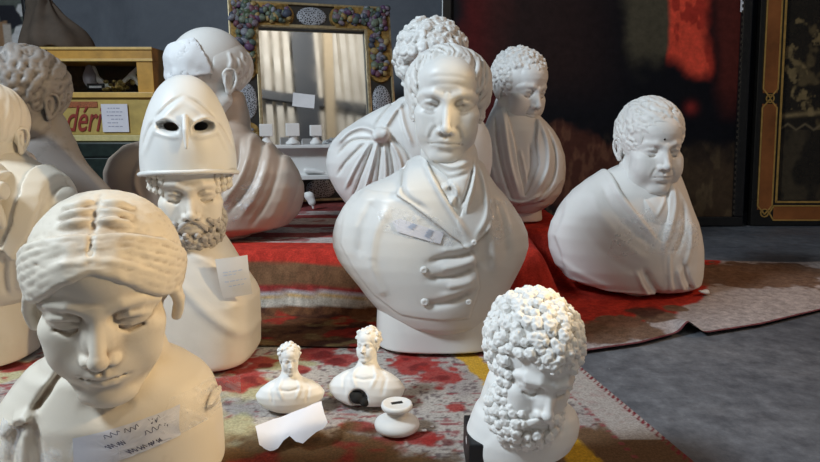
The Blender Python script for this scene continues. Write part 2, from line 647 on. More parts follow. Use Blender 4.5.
def ramp(nt, fac, stops, interp='LINEAR'):
    r = nt.nodes.new('ShaderNodeValToRGB')
    r.color_ramp.interpolation = interp
    e = r.color_ramp.elements
    while len(e) < len(stops):
        e.new(.5)
    for i, (p, c) in enumerate(stops):
        e[i].position = p
        e[i].color = (c[0], c[1], c[2], 1)
    nt.links.new(fac, r.inputs[0])
    return r.outputs[0]


def noise_tex(nt, scale, detail=4.0, rough=.55, coord='Object', stretch=None, dist=0.0):
    tc = nt.nodes.new('ShaderNodeTexCoord')
    n = nt.nodes.new('ShaderNodeTexNoise')
    n.inputs['Scale'].default_value = scale; n.inputs['Detail'].default_value = detail; n.inputs['Roughness'].default_value = rough
    n.inputs['Distortion'].default_value = dist
    if stretch:
        mp = nt.nodes.new('ShaderNodeMapping'); mp.inputs['Scale'].default_value = stretch
        nt.links.new(tc.outputs[coord], mp.inputs[0]); nt.links.new(mp.outputs[0], n.inputs['Vector'])
    else:
        nt.links.new(tc.outputs[coord], n.inputs['Vector'])
    return n.outputs['Fac']


def mix(nt, fac, a, b, mode='MIX'):
    m = nt.nodes.new('ShaderNodeMix'); m.data_type = 'RGBA'; m.blend_type = mode
    for s, v in ((m.inputs[0], fac), (m.inputs[6], a), (m.inputs[7], b)):
        if isinstance(v, (int, float)):
            s.default_value = v
        elif isinstance(v, tuple):
            s.default_value = (v[0], v[1], v[2], 1)
        else:
            nt.links.new(v, s)
    return m.outputs[2]


def bump(nt, b, fac, strength=.2, dist=.002):
    bp = nt.nodes.new('ShaderNodeBump'); bp.inputs['Strength'].default_value = strength; bp.inputs['Distance'].default_value = dist
    nt.links.new(fac, bp.inputs['Height']); nt.links.new(bp.outputs[0], b.inputs['Normal'])


def m_plaster(name, base, dirt, amount=.5, rough=.55, scale=9.0, cav=.6, spec=.4):
    m, nt, b = new_mat(name)
    n = noise_tex(nt, scale, 6, .6)
    c = ramp(nt, n, [(.35, base), (.55, base), (.8, tuple(base[i] * (1 - amount) + dirt[i] * amount for i in range(3)))])
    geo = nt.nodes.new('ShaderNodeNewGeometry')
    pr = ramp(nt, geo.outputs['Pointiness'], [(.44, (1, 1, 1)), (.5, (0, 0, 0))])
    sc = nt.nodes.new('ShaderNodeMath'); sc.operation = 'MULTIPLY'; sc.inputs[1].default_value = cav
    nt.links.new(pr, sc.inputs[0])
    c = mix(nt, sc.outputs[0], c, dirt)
    nt.links.new(c, b.inputs['Base Color'])
    b.inputs['Roughness'].default_value = rough
    b.inputs['Specular IOR Level'].default_value = spec
    bump(nt, b, noise_tex(nt, 160, 3), .12, .001)
    return m


def m_flat(name, col, rough=.6, var=.12, scale=40.0, metal=0.0, bmp=.1, bscale=120):
    m, nt, b = new_mat(name)
    n = noise_tex(nt, scale, 4)
    c = ramp(nt, n, [(.3, tuple(v * (1 - var) for v in col)), (.7, tuple(min(1, v * (1 + var)) for v in col))])
    nt.links.new(c, b.inputs['Base Color'])
    b.inputs['Roughness'].default_value = rough
    b.inputs['Metallic'].default_value = metal
    if bmp:
        bump(nt, b, noise_tex(nt, bscale, 3), bmp, .002)
    return m


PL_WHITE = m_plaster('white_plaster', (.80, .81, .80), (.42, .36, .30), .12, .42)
PL_MAIN = m_plaster('painted_plaster', (.74, .74, .72), (.36, .31, .26), .12, .42, cav=.85, spec=.4)  # strong crevice dirt colour also paints in shading contrast
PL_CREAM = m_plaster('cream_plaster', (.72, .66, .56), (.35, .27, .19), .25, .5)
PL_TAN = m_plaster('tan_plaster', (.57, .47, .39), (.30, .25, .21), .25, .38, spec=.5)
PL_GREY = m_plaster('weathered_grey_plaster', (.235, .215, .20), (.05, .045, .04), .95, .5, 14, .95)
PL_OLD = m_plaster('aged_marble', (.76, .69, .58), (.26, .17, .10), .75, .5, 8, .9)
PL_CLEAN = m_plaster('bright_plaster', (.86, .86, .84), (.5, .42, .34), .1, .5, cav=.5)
HOLE = m_flat('dark_hollow', (.012, .011, .01), .9)
PL_TAN2 = m_plaster('greyish_plaster', (.68, .64, .58), (.34, .28, .22), .2, .42, spec=.5)
PL_WARM = m_plaster('ivory_plaster', (.76, .71, .63), (.32, .25, .18), .2, .45)
PL_BEARD = m_plaster('dusty_plaster', (.50, .46, .42), (.14, .12, .10), .5, .6, cav=.9)
BLACK = m_flat('black_block', (.006, .006, .008), .5, .3)

# ------------------------------------------------------------------ mesh helpers
def box_bm(bm, lo, hi, bev=0.0):
    r = bmesh.ops.create_cube(bm, size=1)
    for v in r['verts']:
        v.co = Vector([(lo[i] + hi[i]) / 2 + v.co[i] * (hi[i] - lo[i]) for i in range(3)])
    if bev:
        es = list({e for v in r['verts'] for e in v.link_edges})
        bmesh.ops.bevel(bm, geom=es, offset=bev, segments=2, affect='EDGES', profile=.6)


def bm_obj(name, bm, mat, parent=None, smooth=False, M=None):
    me = bpy.data.meshes.new(name)
    if M is not None:
        bm.transform(M)
    bmesh.ops.recalc_face_normals(bm, faces=bm.faces[:])
    bm.to_mesh(me); bm.free()
    for p in me.polygons:
        p.use_smooth = smooth
    return link(name, me, mat, parent)


def box(name, lo, hi, mat, parent=None, bev=.002, M=None):
    bm = bmesh.new(); box_bm(bm, lo, hi, bev)
    return bm_obj(name, bm, mat, parent, False, M)


def lathe(name, prof, mat, parent=None, n=48, M=None):
    bm = bmesh.new()
    rings = []
    for r, z in prof:
        rings.append([bm.verts.new((max(r, 1e-4) * math.cos(6.28318 * i / n), max(r, 1e-4) * math.sin(6.28318 * i / n), z)) for i in range(n)])
    for a, b in zip(rings, rings[1:]):
        for i in range(n):
            bm.faces.new((a[i], a[(i + 1) % n], b[(i + 1) % n], b[i]))
    bm.faces.new(rings[0][::-1]); bm.faces.new(rings[-1])
    return bm_obj(name, bm, mat, parent, True, M)


def color_grid(name, fn, us, vs, pos, mat, parent=None, smooth=True, thick=0.0):
    """grid mesh with a procedural colour per vertex; fn(U, V) -> (…,3), pos(U, V) -> (…,3)"""
    U, W = np.meshgrid(us, vs, indexing='ij')
    P = pos(U, W).reshape(-1, 3)
    C = fn(U, W).reshape(-1, 3)
    n, m = len(us), len(vs)
    i = np.arange((n - 1) * (m - 1)); a = (i // (m - 1)) * m + i % (m - 1)
    F = np.stack([a, a + m, a + m + 1, a + 1], 1)
    o = mesh_np(name, P, F, mat, parent, smooth)
    ca = o.data.color_attributes.new('pattern', 'FLOAT_COLOR', 'POINT')
    ca.data.foreach_set('color', np.concatenate([C, np.ones((len(C), 1))], 1).astype(np.float32).ravel())
    return o


def m_pattern(name, rough=.9, var=.25, vscale=60, bmp=.3, bscale=300, spec=.3, coat=0.0):
    m, nt, b = new_mat(name)
    at_ = nt.nodes.new('ShaderNodeAttribute'); at_.attribute_name = 'pattern'
    n = noise_tex(nt, vscale, 5, .65)
    k = ramp(nt, n, [(.3, (1 - var,) * 3), (.7, (1 + var * .6,) * 3)])
    nt.links.new(mix(nt, 1.0, at_.outputs['Color'], k, 'MULTIPLY'), b.inputs['Base Color'])
    b.inputs['Roughness'].default_value = rough; b.inputs['Specular IOR Level'].default_value = spec
    b.inputs['Coat Weight'].default_value = coat; b.inputs['Coat Roughness'].default_value = .08
    if bmp:
        bump(nt, b, noise_tex(nt, bscale, 2), bmp, .003)
    return m


def sstep(a, b, x):
    t = np.clip((x - a) / (b - a), 0, 1)
    return t * t * (3 - 2 * t)


def lerp3(c, col, w):
    return c * (1 - w[..., None]) + np.array(col) * w[..., None]


def fbm(x, y, s=0.0, o=4):
    r = 0; a = 1; f = 1
    for _ in range(o):
        r = r + a * vnoise(x * f + s, y * f + s * 1.7, np.zeros_like(x) + s); a *= .5; f *= 2.03
    return r


# ------------------------------------------------------------------ room
def m_concrete():
    m, nt, b = new_mat('concrete_floor')
    n1 = noise_tex(nt, 2.2, 8, .62); n2 = noise_tex(nt, 22, 8, .75); n3 = noise_tex(nt, 55, 3, .5)
    c = ramp(nt, n1, [(.3, (.105, .115, .135)), (.55, (.16, .17, .19)), (.75, (.22, .225, .24))])
    k = ramp(nt, n2, [(.35, (.55, .55, .57)), (.55, (1, 1, 1)), (.72, (1.5, 1.48, 1.45))])
    c = mix(nt, 1.0, c, k, 'MULTIPLY')
    s = ramp(nt, n3, [(.74, (0, 0, 0)), (.80, (1, 1, 1))])
    c = mix(nt, s, c, (.45, .45, .46))
    nt.links.new(c, b.inputs['Base Color'])
    nt.links.new(ramp(nt, n1, [(.3, (.42,) * 3), (.7, (.7,) * 3)]), b.inputs['Roughness'])
    bump(nt, b, n2, .25, .004)
    return m


def m_wall():
    m, nt, b = new_mat('dark_painted_wall')
    n1 = noise_tex(nt, 3.0, 6, .65, dist=.6); n2 = noise_tex(nt, 30, 4)
    c = ramp(nt, n1, [(.3, (.065, .075, .095)), (.6, (.11, .125, .15)), (.8, (.17, .18, .21))])
    nt.links.new(c, b.inputs['Base Color']); b.inputs['Roughness'].default_value = .7
    bump(nt, b, n2, .15, .004)
    return m


def plane(name, pts, mat):
    me = bpy.data.meshes.new(name)
    me.from_pydata(pts, [], [tuple(range(len(pts)))]); me.update()
    return tag(link(name, me, mat), None, kind='structure')


def build_room():
    plane('floor', [(-4, -2.6, 0), (4.5, -2.6, 0), (4.5, 3.7, 0), (-4, 3.7, 0)], m_concrete())
    w = m_wall()
    plane('wall_back', [(-4, 3.7, 0), (4.5, 3.7, 0), (4.5, 3.7, 3.2), (-4, 3.7, 3.2)], w)
    # corrugated shed wall behind the photographer, seen in the mirror
    m, nt, b = new_mat('corrugated_sheet')
    n = noise_tex(nt, 3, 5)
    nt.links.new(ramp(nt, n, [(.3, (.62, .56, .47)), (.7, (.80, .75, .66))]), b.inputs['Base Color']); b.inputs['Roughness'].default_value = .5
    bm = bmesh.new()
    xs = []
    x = -4.0
    while x < 4.5:
        xs += [(x, -2.6), (x + .10, -2.6), (x + .115, -2.74), (x + .145, -2.74)]; x += .16
    for z0, z1 in ((0, 7.0),):
        lo = [bm.verts.new((a, y, z0)) for a, y in xs]; hi = [bm.verts.new((a, y, z1)) for a, y in xs]
        for i in range(len(xs) - 1):
            bm.faces.new((lo[i], lo[i + 1], hi[i + 1], hi[i]))
    o = bm_obj('wall_front', bm, m); tag(o, None, kind='structure')
    dark = m_flat('dark_steel', (.05, .055, .065), .5)
    tan = m_flat('tan_timber', (.55, .43, .28), .6)
    tag(box('trim_1', (1.72, -2.59, 0), (2.08, -2.53, 7.0), dark), None, kind='structure')
    bm = bmesh.new(); box_bm(bm, (-.075, -.03, 0), (.075, .03, 6.9), .003)
    o = bm_obj('trim_2', bm, tan, None, False, Matrix.Translation((2.05, -2.49, 0)) @ Matrix.Rotation(math.radians(3), 4, 'Y')); tag(o, None, kind='structure')
    tag(box('trim_3', (-4, -2.595, 3.42), (4.5, -2.54, 3.56), dark), None, kind='structure')


# ------------------------------------------------------------------ rugs
def blob(U, W, c, r, warp=.5, s=0.0, soft=.25):
    d = np.hypot(U - c[0], W - c[1]) / r + warp * fbm(U * 28, W * 28, s + c[0] * 7, 3)
    return 1 - sstep(1 - soft, 1 + soft, d)


STEP = [(-.86, 1.76), (.36, 1.76), (.38, 2.1), (.56, 2.16), (.56, 3.0), (-.86, 3.0)]


def step_h(U, W):
    d = poly_sd(U, W, STEP)
    return .165 * (1 - sstep(0.0, .11, d))


def build_rugs():
    G = ground
    wool = m_pattern('wool_weave', .95, .35, 220, .5, 700, .15)
    # ---- front rug
    y0, y1 = .42, 1.46
    e0, e1 = G(570, 360), G(690, 462)

    def posA(U, W):
        xr = e0[0] + (W - e0[1]) * (e1[0] - e0[0]) / (e1[1] - e0[1])
        X = -1.6 + U * (xr + 1.6)
        Z = .0062 + .0015 * fbm(X * 5, W * 5, 3, 2)
        return np.stack([X, W, Z], -1)

    def colA(U, W):
        X = posA(U, W)[..., 0]
        n = fbm(X * 9, W * 9, 2.0); f = fbm(X * 90, W * 140, 5.0, 3)
        c = np.zeros(X.shape + (3,)) + np.array((.50, .46, .42))
        c = lerp3(c, (.34, .30, .29), sstep(.0, .7, n) * .7)
        c = lerp3(c, (.10, .06, .07), sstep(.35, .75, f) * .75)
        c = lerp3(c, (.30, .05, .06), sstep(.42, .8, fbm(X * 60, W * 100, 8.0, 2)) * .8)
        for p, r in [((250, 392), .07), ((285, 364), .06), ((212, 440), .09), ((20, 375), .05), ((345, 390), .035)]:
            c = lerp3(c, (.46, .43, .24), blob(X, W, G(*p), r, .5, 1) * .8)
        for p, r in [((14, 368), .055), ((55, 362), .045), ((228, 368), .045), ((250, 382), .05), ((222, 388), .05), ((262, 366), .03), ((318, 356), .055), ((338, 362), .05), ((300, 372), .03), ((415, 368), .045),
                     ((436, 378), .05), ((402, 360), .03), ((424, 440), .03), ((380, 452), .035), ((455, 372), .02), ((362, 430), .028), ((440, 442), .022), ((350, 352), .03), ((480, 455), .02), ((455, 410), .015)]:
            c = lerp3(c, (.36, .035, .03), blob(X, W, G(*p), r * .85, .95, 3) * .9)
            c = lerp3(c, (.16, .02, .02), blob(X, W, (G(*p)[0] + .012, G(*p)[1] - .012), r * .4, .8, 5) * .8)
        # medallions and painted-in brown shadow patches at the near edge
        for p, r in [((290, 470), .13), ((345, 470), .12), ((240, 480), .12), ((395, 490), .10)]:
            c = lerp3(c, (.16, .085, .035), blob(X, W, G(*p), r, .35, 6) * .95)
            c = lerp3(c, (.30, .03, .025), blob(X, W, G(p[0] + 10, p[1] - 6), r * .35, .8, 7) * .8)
        for p, r in [((640, 455), .085), ((610, 462), .09), ((665, 466), .07), ((600, 446), .05)]:  # brown patches paint in the bearded head's shadow on the rug
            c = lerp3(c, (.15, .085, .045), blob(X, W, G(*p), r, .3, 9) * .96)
        # mustard band
        for a, b_, w in [((452, 346), (496, 386), .026), ((548, 425), (590, 470), .028)]:
            A, B = G(*a), G(*b_)
            bx, by = B[0] - A[0], B[1] - A[1]
            t = np.clip(((X - A[0]) * bx + (W - A[1]) * by) / (bx * bx + by * by), 0, 1)
            d = np.hypot(X - A[0] - t * bx, W - A[1] - t * by) / w + .25 * fbm(X * 50, W * 50, 4, 2)
            c = lerp3(c, (.62, .36, .03), (1 - sstep(.8, 1.1, d)) * .95)
        # border along the right edge with stitching
        xr = e0[0] + (W - e0[1]) * (e1[0] - e0[0]) / (e1[1] - e0[1])
        d = xr - X
        c = lerp3(c, (.47, .43, .40), (sstep(.085, .075, d)) * .75 * (W > .98))
        st = np.where(np.sin(W * 420 + d * 500) > .1, 1.0, 0.0)
        c = lerp3(c, (.22, .03, .04), (d < .014) * st)
        st2 = np.where(np.sin(W * 300) > .3, 1.0, 0.0)
        c = lerp3(c, (.28, .06, .07), ((d > .082) & (d < .090)) * st2 * .8)
        return np.clip(c, .005, 1)
    us = np.linspace(0, 1, 420); vs = np.linspace(y0, y1, 230)
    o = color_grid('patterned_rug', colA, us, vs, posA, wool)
    tag(o, 'cream patterned rug with red flowers and a mustard band, in the foreground', 'rug')
    # ---- rear rug, draped over a low step
    FE = [(-1.6, 1.405), (G(258, 349)[0], 1.42), (.0, 1.40), (.30, 1.375), (G(585, 357)[0], 1.385), G(640, 347), G(690, 334), (.735, 1.50), G(760, 328), G(820, 313), (1.9, 1.99)]
    FX = [p[0] for p in FE]; FY = [p[1] for p in FE]

    def posB(U, W):
        X = -1.5 + U * 3.15
        yf = np.interp(X, FX, FY)
        yb = np.interp(X, [-1.5, -1.1, -.9, .6, .8, 1.02, 1.25, 1.6], [2.7, 2.7, 2.98, 2.98, 2.62, 2.38, 2.33, 2.30])
        Y = yf + W * (yb - yf)
        Z = .0112 + step_h(X, Y) + .0016 * fbm(X * 4, Y * 4, 1, 2)
        Z += .022 * np.exp(-((X - .715) / .022) ** 2) * np.exp(-((Y - yf) / .07) ** 2)
        Z += .006 * np.exp(-((Y - 1.98 - .2 * X) / .03) ** 2) * (X > .5)
        return np.stack([X, Y, Z], -1)

    def colB(U, W):
        P = posB(U, W); X, Y = P[..., 0], P[..., 1]
        H = step_h(X, Y) + .012 * fbm(X * 7, Y * 7, 4, 3)
        n = fbm(X * 14, Y * 14, 6.0); f = fbm(X * 80, Y * 80, 9.0, 3)
        yf = np.interp(X, FX, FY); d = Y - yf
        # left of the centre: a striped kilim
        L = np.zeros(X.shape + (3,)) + np.array((.17, .075, .035))  # dark brown front strip paints in the central bust's shadow
        L = lerp3(L, (.07, .028, .018), sstep(-.1, .6, n))
        L = lerp3(L, (.36, .03, .02), sstep(.25, .6, fbm(X * 11 + 5, Y * 16, 3.0)) * .85)
        L = lerp3(L, (.26, .19, .08), sstep(.45, .8, fbm(X * 16, Y * 22, 12.0)) * .6)
        lev = Y + .0035 * fbm(X * 6, Y * 6, 2, 3)
        for a, b_, col in [(1.674, 1.690, (.54, .50, .43)), (1.6865, 1.6905, (.55, .34, .10)), (1.690, 1.6945, (.50, .47, .49)), (1.6945, 1.701, (.30, .03, .03)), (1.701, 1.728, (.20, .105, .055)), (1.728, 1.862, (.56, .045, .03)),
                           (1.862, 1.90, (.55, .48, .45)), (1.90, 1.95, (.60, .53, .50)), (1.95, 2.03, (.40, .10, .09)), (2.03, 2.14, (.58, .50, .47)), (2.14, 2.20, (.36, .06, .06)), (2.20, 2.34, (.56, .48, .46)), (2.34, 2.42, (.34, .06, .06)), (2.42, 2.54, (.52, .44, .42)), (2.54, 3.0, (.20, .05, .05))]:
            L = lerp3(L, col, (sstep(a - .002, a + .002, lev) * (1 - sstep(b_ - .002, b_ + .002, lev))) * .95)
        L = lerp3(L, (.33, .05, .05), ((lev > 1.88) * sstep(.3, .5, fbm(X * 18, Y * 30, 7.0))) * .7)
        # right side: plain red with a pale border and painted-in shadow patches
        R = np.zeros(X.shape + (3,)) + np.array((.50, .04, .025))
        R = lerp3(R, (.30, .02, .015), sstep(0, .7, n) * .7)
        pale = np.array((.46, .40, .385))
        wd = np.interp(X, [.3, .5, .7, .85, 1.0, 1.2], [.06, .075, .12, .22, .40, .6])
        R = lerp3(R, pale, 1 - sstep(wd - .012, wd + .012, d + .03 * fbm(X * 9, Y * 9, 2, 3)))
        for p, r in [((625, 331), .10), ((600, 338), .08), ((655, 320), .06), ((760, 277), .19), ((715, 278), .16), ((800, 274), .10), ((675, 312), .035)]:  # brown and darker patches paint in the toga bust's cast shadow
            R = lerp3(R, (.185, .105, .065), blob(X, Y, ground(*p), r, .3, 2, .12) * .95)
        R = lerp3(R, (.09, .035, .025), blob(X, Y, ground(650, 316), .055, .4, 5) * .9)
        w = sstep(.14, .24, X + .02 * fbm(Y * 10, X * 10, 3, 2))
        c = L * (1 - w[..., None]) + R * w[..., None]
        c = lerp3(c, (.16, .02, .03), (d < .009) * (X > .3) * .9)
        return np.clip(c * (1 + .25 * f[..., None]), .004, 1)
    us = np.linspace(0, 1, 560); vs = np.linspace(0, 1, 330) ** 1.25
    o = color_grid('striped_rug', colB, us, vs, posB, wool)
    tag(o, 'red striped rug with a pale border and painted-in brown shadows, under the large busts', 'rug')


# ------------------------------------------------------------------ background things
def text_obj(name, body_, size, mat, M, parent=None, shear=0.0, bold=0.0):
    cu = bpy.data.curves.new(name, 'FONT'); cu.body = body_; cu.size = size; cu.shear = shear; cu.offset = bold; cu.extrude = .0006
    cu.align_x = 'LEFT'; cu.resolution_u = 4
    ob = bpy.data.objects.new(name + '_tmp', cu); COL.objects.link(ob)
    bpy.context.view_layer.update()
    dg = bpy.context.evaluated_depsgraph_get()
    me = bpy.data.meshes.new_from_object(ob.evaluated_get(dg))
    bpy.data.objects.remove(ob); bpy.data.curves.remove(cu)
    me.transform(M); me.name = name
    me.materials.clear()
    return link(name, me, mat, parent)


LEAN = math.radians(12)


def build_mirror():
    a = math.radians(16)
    cx = -.43 + .025 * math.cos(a); cy = 2.80 + .025 * math.sin(a)
    t = thing('ornate_mirror', 'ornate black and gold mirror with carved fruit corners, leaning at the back', 'mirror', (cx, cy, PLAT + .002), a)
    t.rotation_euler = (-LEAN, 0, a)
    black = m_flat('black_lacquer', (.012, .011, .011), .35, .3)
    gold = m_flat('worn_gold', (.30, .19, .06), .42, .5, 60, .55, .3, 90)
    W, H, iw, ib, it = .73, .90, .48, .112, .785
    bm = bmesh.new()
    for lo, hi in [((-W / 2, -.02, 0), (W / 2, .02, ib)), ((-W / 2, -.02, it), (W / 2, .02, H)), ((-W / 2, -.02, ib), (-iw / 2, .02, it)), ((iw / 2, -.02, ib), (W / 2, .02, it))]:
        box_bm(bm, lo, hi, .003)
    bm_obj('frame', bm, black, t)
    bm = bmesh.new()
    for q, g in ((iw / 2 + .008, 0), (W / 2 - .004, 1)):
        zb, zt = (ib - .008, it + .008) if not g else (.004, H - .004)
        r = .008 if not g else .006
        for lo, hi in [((-q - r, -.032, zb - r), (q + r, -.014, zb + r)), ((-q - r, -.032, zt - r), (q + r, -.014, zt + r)), ((-q - r, -.032, zb), (-q + r, -.014, zt)), ((q - r, -.032, zb), (q + r, -.014, zt))]:
            box_bm(bm, lo, hi, .003)
    bm_obj('gilt_moulding', bm, m_flat('dull_gilt', (.30, .24, .14), .4, .3, 80, .5), t)
    # glass
    m, nt, b = new_mat('mirror_glass')
    b.inputs['Metallic'].default_value = 1; b.inputs['Base Color'].default_value = (.80, .82, .84, 1)
    nt.links.new(ramp(nt, noise_tex(nt, 6, 5), [(.4, (.02,) * 3), (.8, (.09,) * 3)]), b.inputs['Roughness'])
    box('mirror_glass', (-iw / 2, -.004, ib), (iw / 2, .004, it), m, t, 0)
    # ovals of white filigree
    mo, nt, b = new_mat('filigree')
    tc = nt.nodes.new('ShaderNodeTexCoord'); v = nt.nodes.new('ShaderNodeTexVoronoi'); v.feature = 'DISTANCE_TO_EDGE'; v.inputs['Scale'].default_value = 105
    nt.links.new(tc.outputs['Object'], v.inputs['Vector'])
    nt.links.new(ramp(nt, v.outputs['Distance'], [(.08, (.34, .36, .40)), (.2, (.03, .03, .035))]), b.inputs['Base Color']); b.inputs['Roughness'].default_value = .5
    for (x, z, rx, rz) in [(0, H - .058, .068, .044), (0, .055, .068, .044), (-W / 2 + .06, H * .5, .046, .082), (W / 2 - .06, H * .5, .046, .082)]:
        bm = bmesh.new(); bmesh.ops.create_uvsphere(bm, u_segments=32, v_segments=16, radius=1)
        bm.transform(Matrix.Translation((x, -.022, z)) @ Matrix.Diagonal((rx, .012, rz, 1)))
        bm_obj('filigree_oval', bm, mo, t, True)
    # corners: gilt plaques with carved fruit
    fr = m_pattern('painted_fruit', .45, .4, 120, .3, 260)
    r2 = random.Random(12)
    for sx in (-1, 1):
        for top in (0, 1):
            zc = H - .058 if top else .058
            sz = -1 if top else 1
            xc = sx * (W / 2 - .06)
            bm = bmesh.new()
            box_bm(bm, (min(xc, xc - sx * .15) - .05, -.034, zc - .05), (max(xc, xc - sx * .15) + .05, -.018, zc + .05), 0)
            box_bm(bm, (xc - .052, -.034, min(zc, zc + sz * .22) - .05), (xc + .052, -.018, max(zc, zc + sz * .22) + .05), 0)
            for dx, dz in ((-sx * .175, 0), (0, sz * .25)):
                rr = bmesh.ops.create_cone(bm, cap_ends=True, segments=24, radius1=.052, radius2=.048, depth=.016)
                for vv in rr['verts']:
                    x_, y_, z_ = vv.co; vv.co = Vector((xc + dx + x_, -.026 - z_, zc + dz + y_))
            bm_obj('gilt_plaque', bm, gold, t)
            V, F, Cc = [], [], []
            for k in range(165):
                q = r2.random()
                if q < .4:
                    x, z = xc - sx * r2.uniform(0, .20), zc + r2.uniform(-.034, .034)
                elif q < .8:
                    x, z = xc + r2.uniform(-.036, .036), zc + sz * r2.uniform(0, .265)
                else:
                    x, z = xc + r2.uniform(-.05, .05), zc + r2.uniform(-.05, .05)
                bm = bmesh.new(); bmesh.ops.create_icosphere(bm, subdivisions=2, radius=r2.uniform(.010, .019))
                M = Matrix.Translation((x, -.036 - r2.uniform(0, .012), z)) @ Matrix.Rotation(r2.uniform(0, 3), 4, 'Y') @ Matrix.Diagonal((r2.uniform(.7, 1.4), .8, r2.uniform(.7, 1.2), 1))
                bm.transform(M)
                n0 = len(V); bm.verts.ensure_lookup_table()
                V += [tuple(v.co) for v in bm.verts]; F += [[v.index + n0 for v in f.verts] for f in bm.faces]
                col = r2.choice([(.10, .05, .11), (.07, .10, .09), (.16, .13, .16), (.05, .06, .09), (.13, .16, .12), (.14, .06, .08), (.28, .20, .08), (.20, .21, .25), (.06, .09, .05)])
                Cc += [col] * len(bm.verts); bm.free()
            o = mesh_np('carved_fruit', V, F, fr, t)
            ca = o.data.color_attributes.new('pattern', 'FLOAT_COLOR', 'POINT')
            ca.data.foreach_set('color', np.concatenate([np.array(Cc), np.ones((len(Cc), 1))], 1).astype(np.float32).ravel())
    # note stuck on the glass
    Mw = Matrix.Translation((cx, cy, PLAT + .002)) @ Matrix.Rotation(a, 4, 'Z') @ Matrix.Rotation(-LEAN, 4, 'X')
    paper = m_paper('white_paper', (.72, .74, .78))
    bm = bmesh.new(); bmesh.ops.create_grid(bm, x_segments=6, y_segments=6, size=.5)
    for v in bm.verts:
        x, y = v.co.x, v.co.y
        v.co = Vector((x * .098, -.006 - .006 * (x + .5) ** 2, y * .062))
    o = bm_obj('paper_note', bm, paper, None, True, Matrix.Rotation(math.radians(7), 4, 'Y'))
    o.matrix_world = Mw @ Matrix.Translation((-.055, 0, .46))
    tag(o, 'blank white paper note stuck on the mirror glass', 'note')
    return Mw


def m_paper(name, col=(.75, .75, .78)):
    m, nt, b = new_mat(name)
    nt.links.new(ramp(nt, noise_tex(nt, 14, 4), [(.3, tuple(v * .9 for v in col)), (.7, col)]), b.inputs['Base Color'])
    b.inputs['Roughness'].default_value = .7
    return m


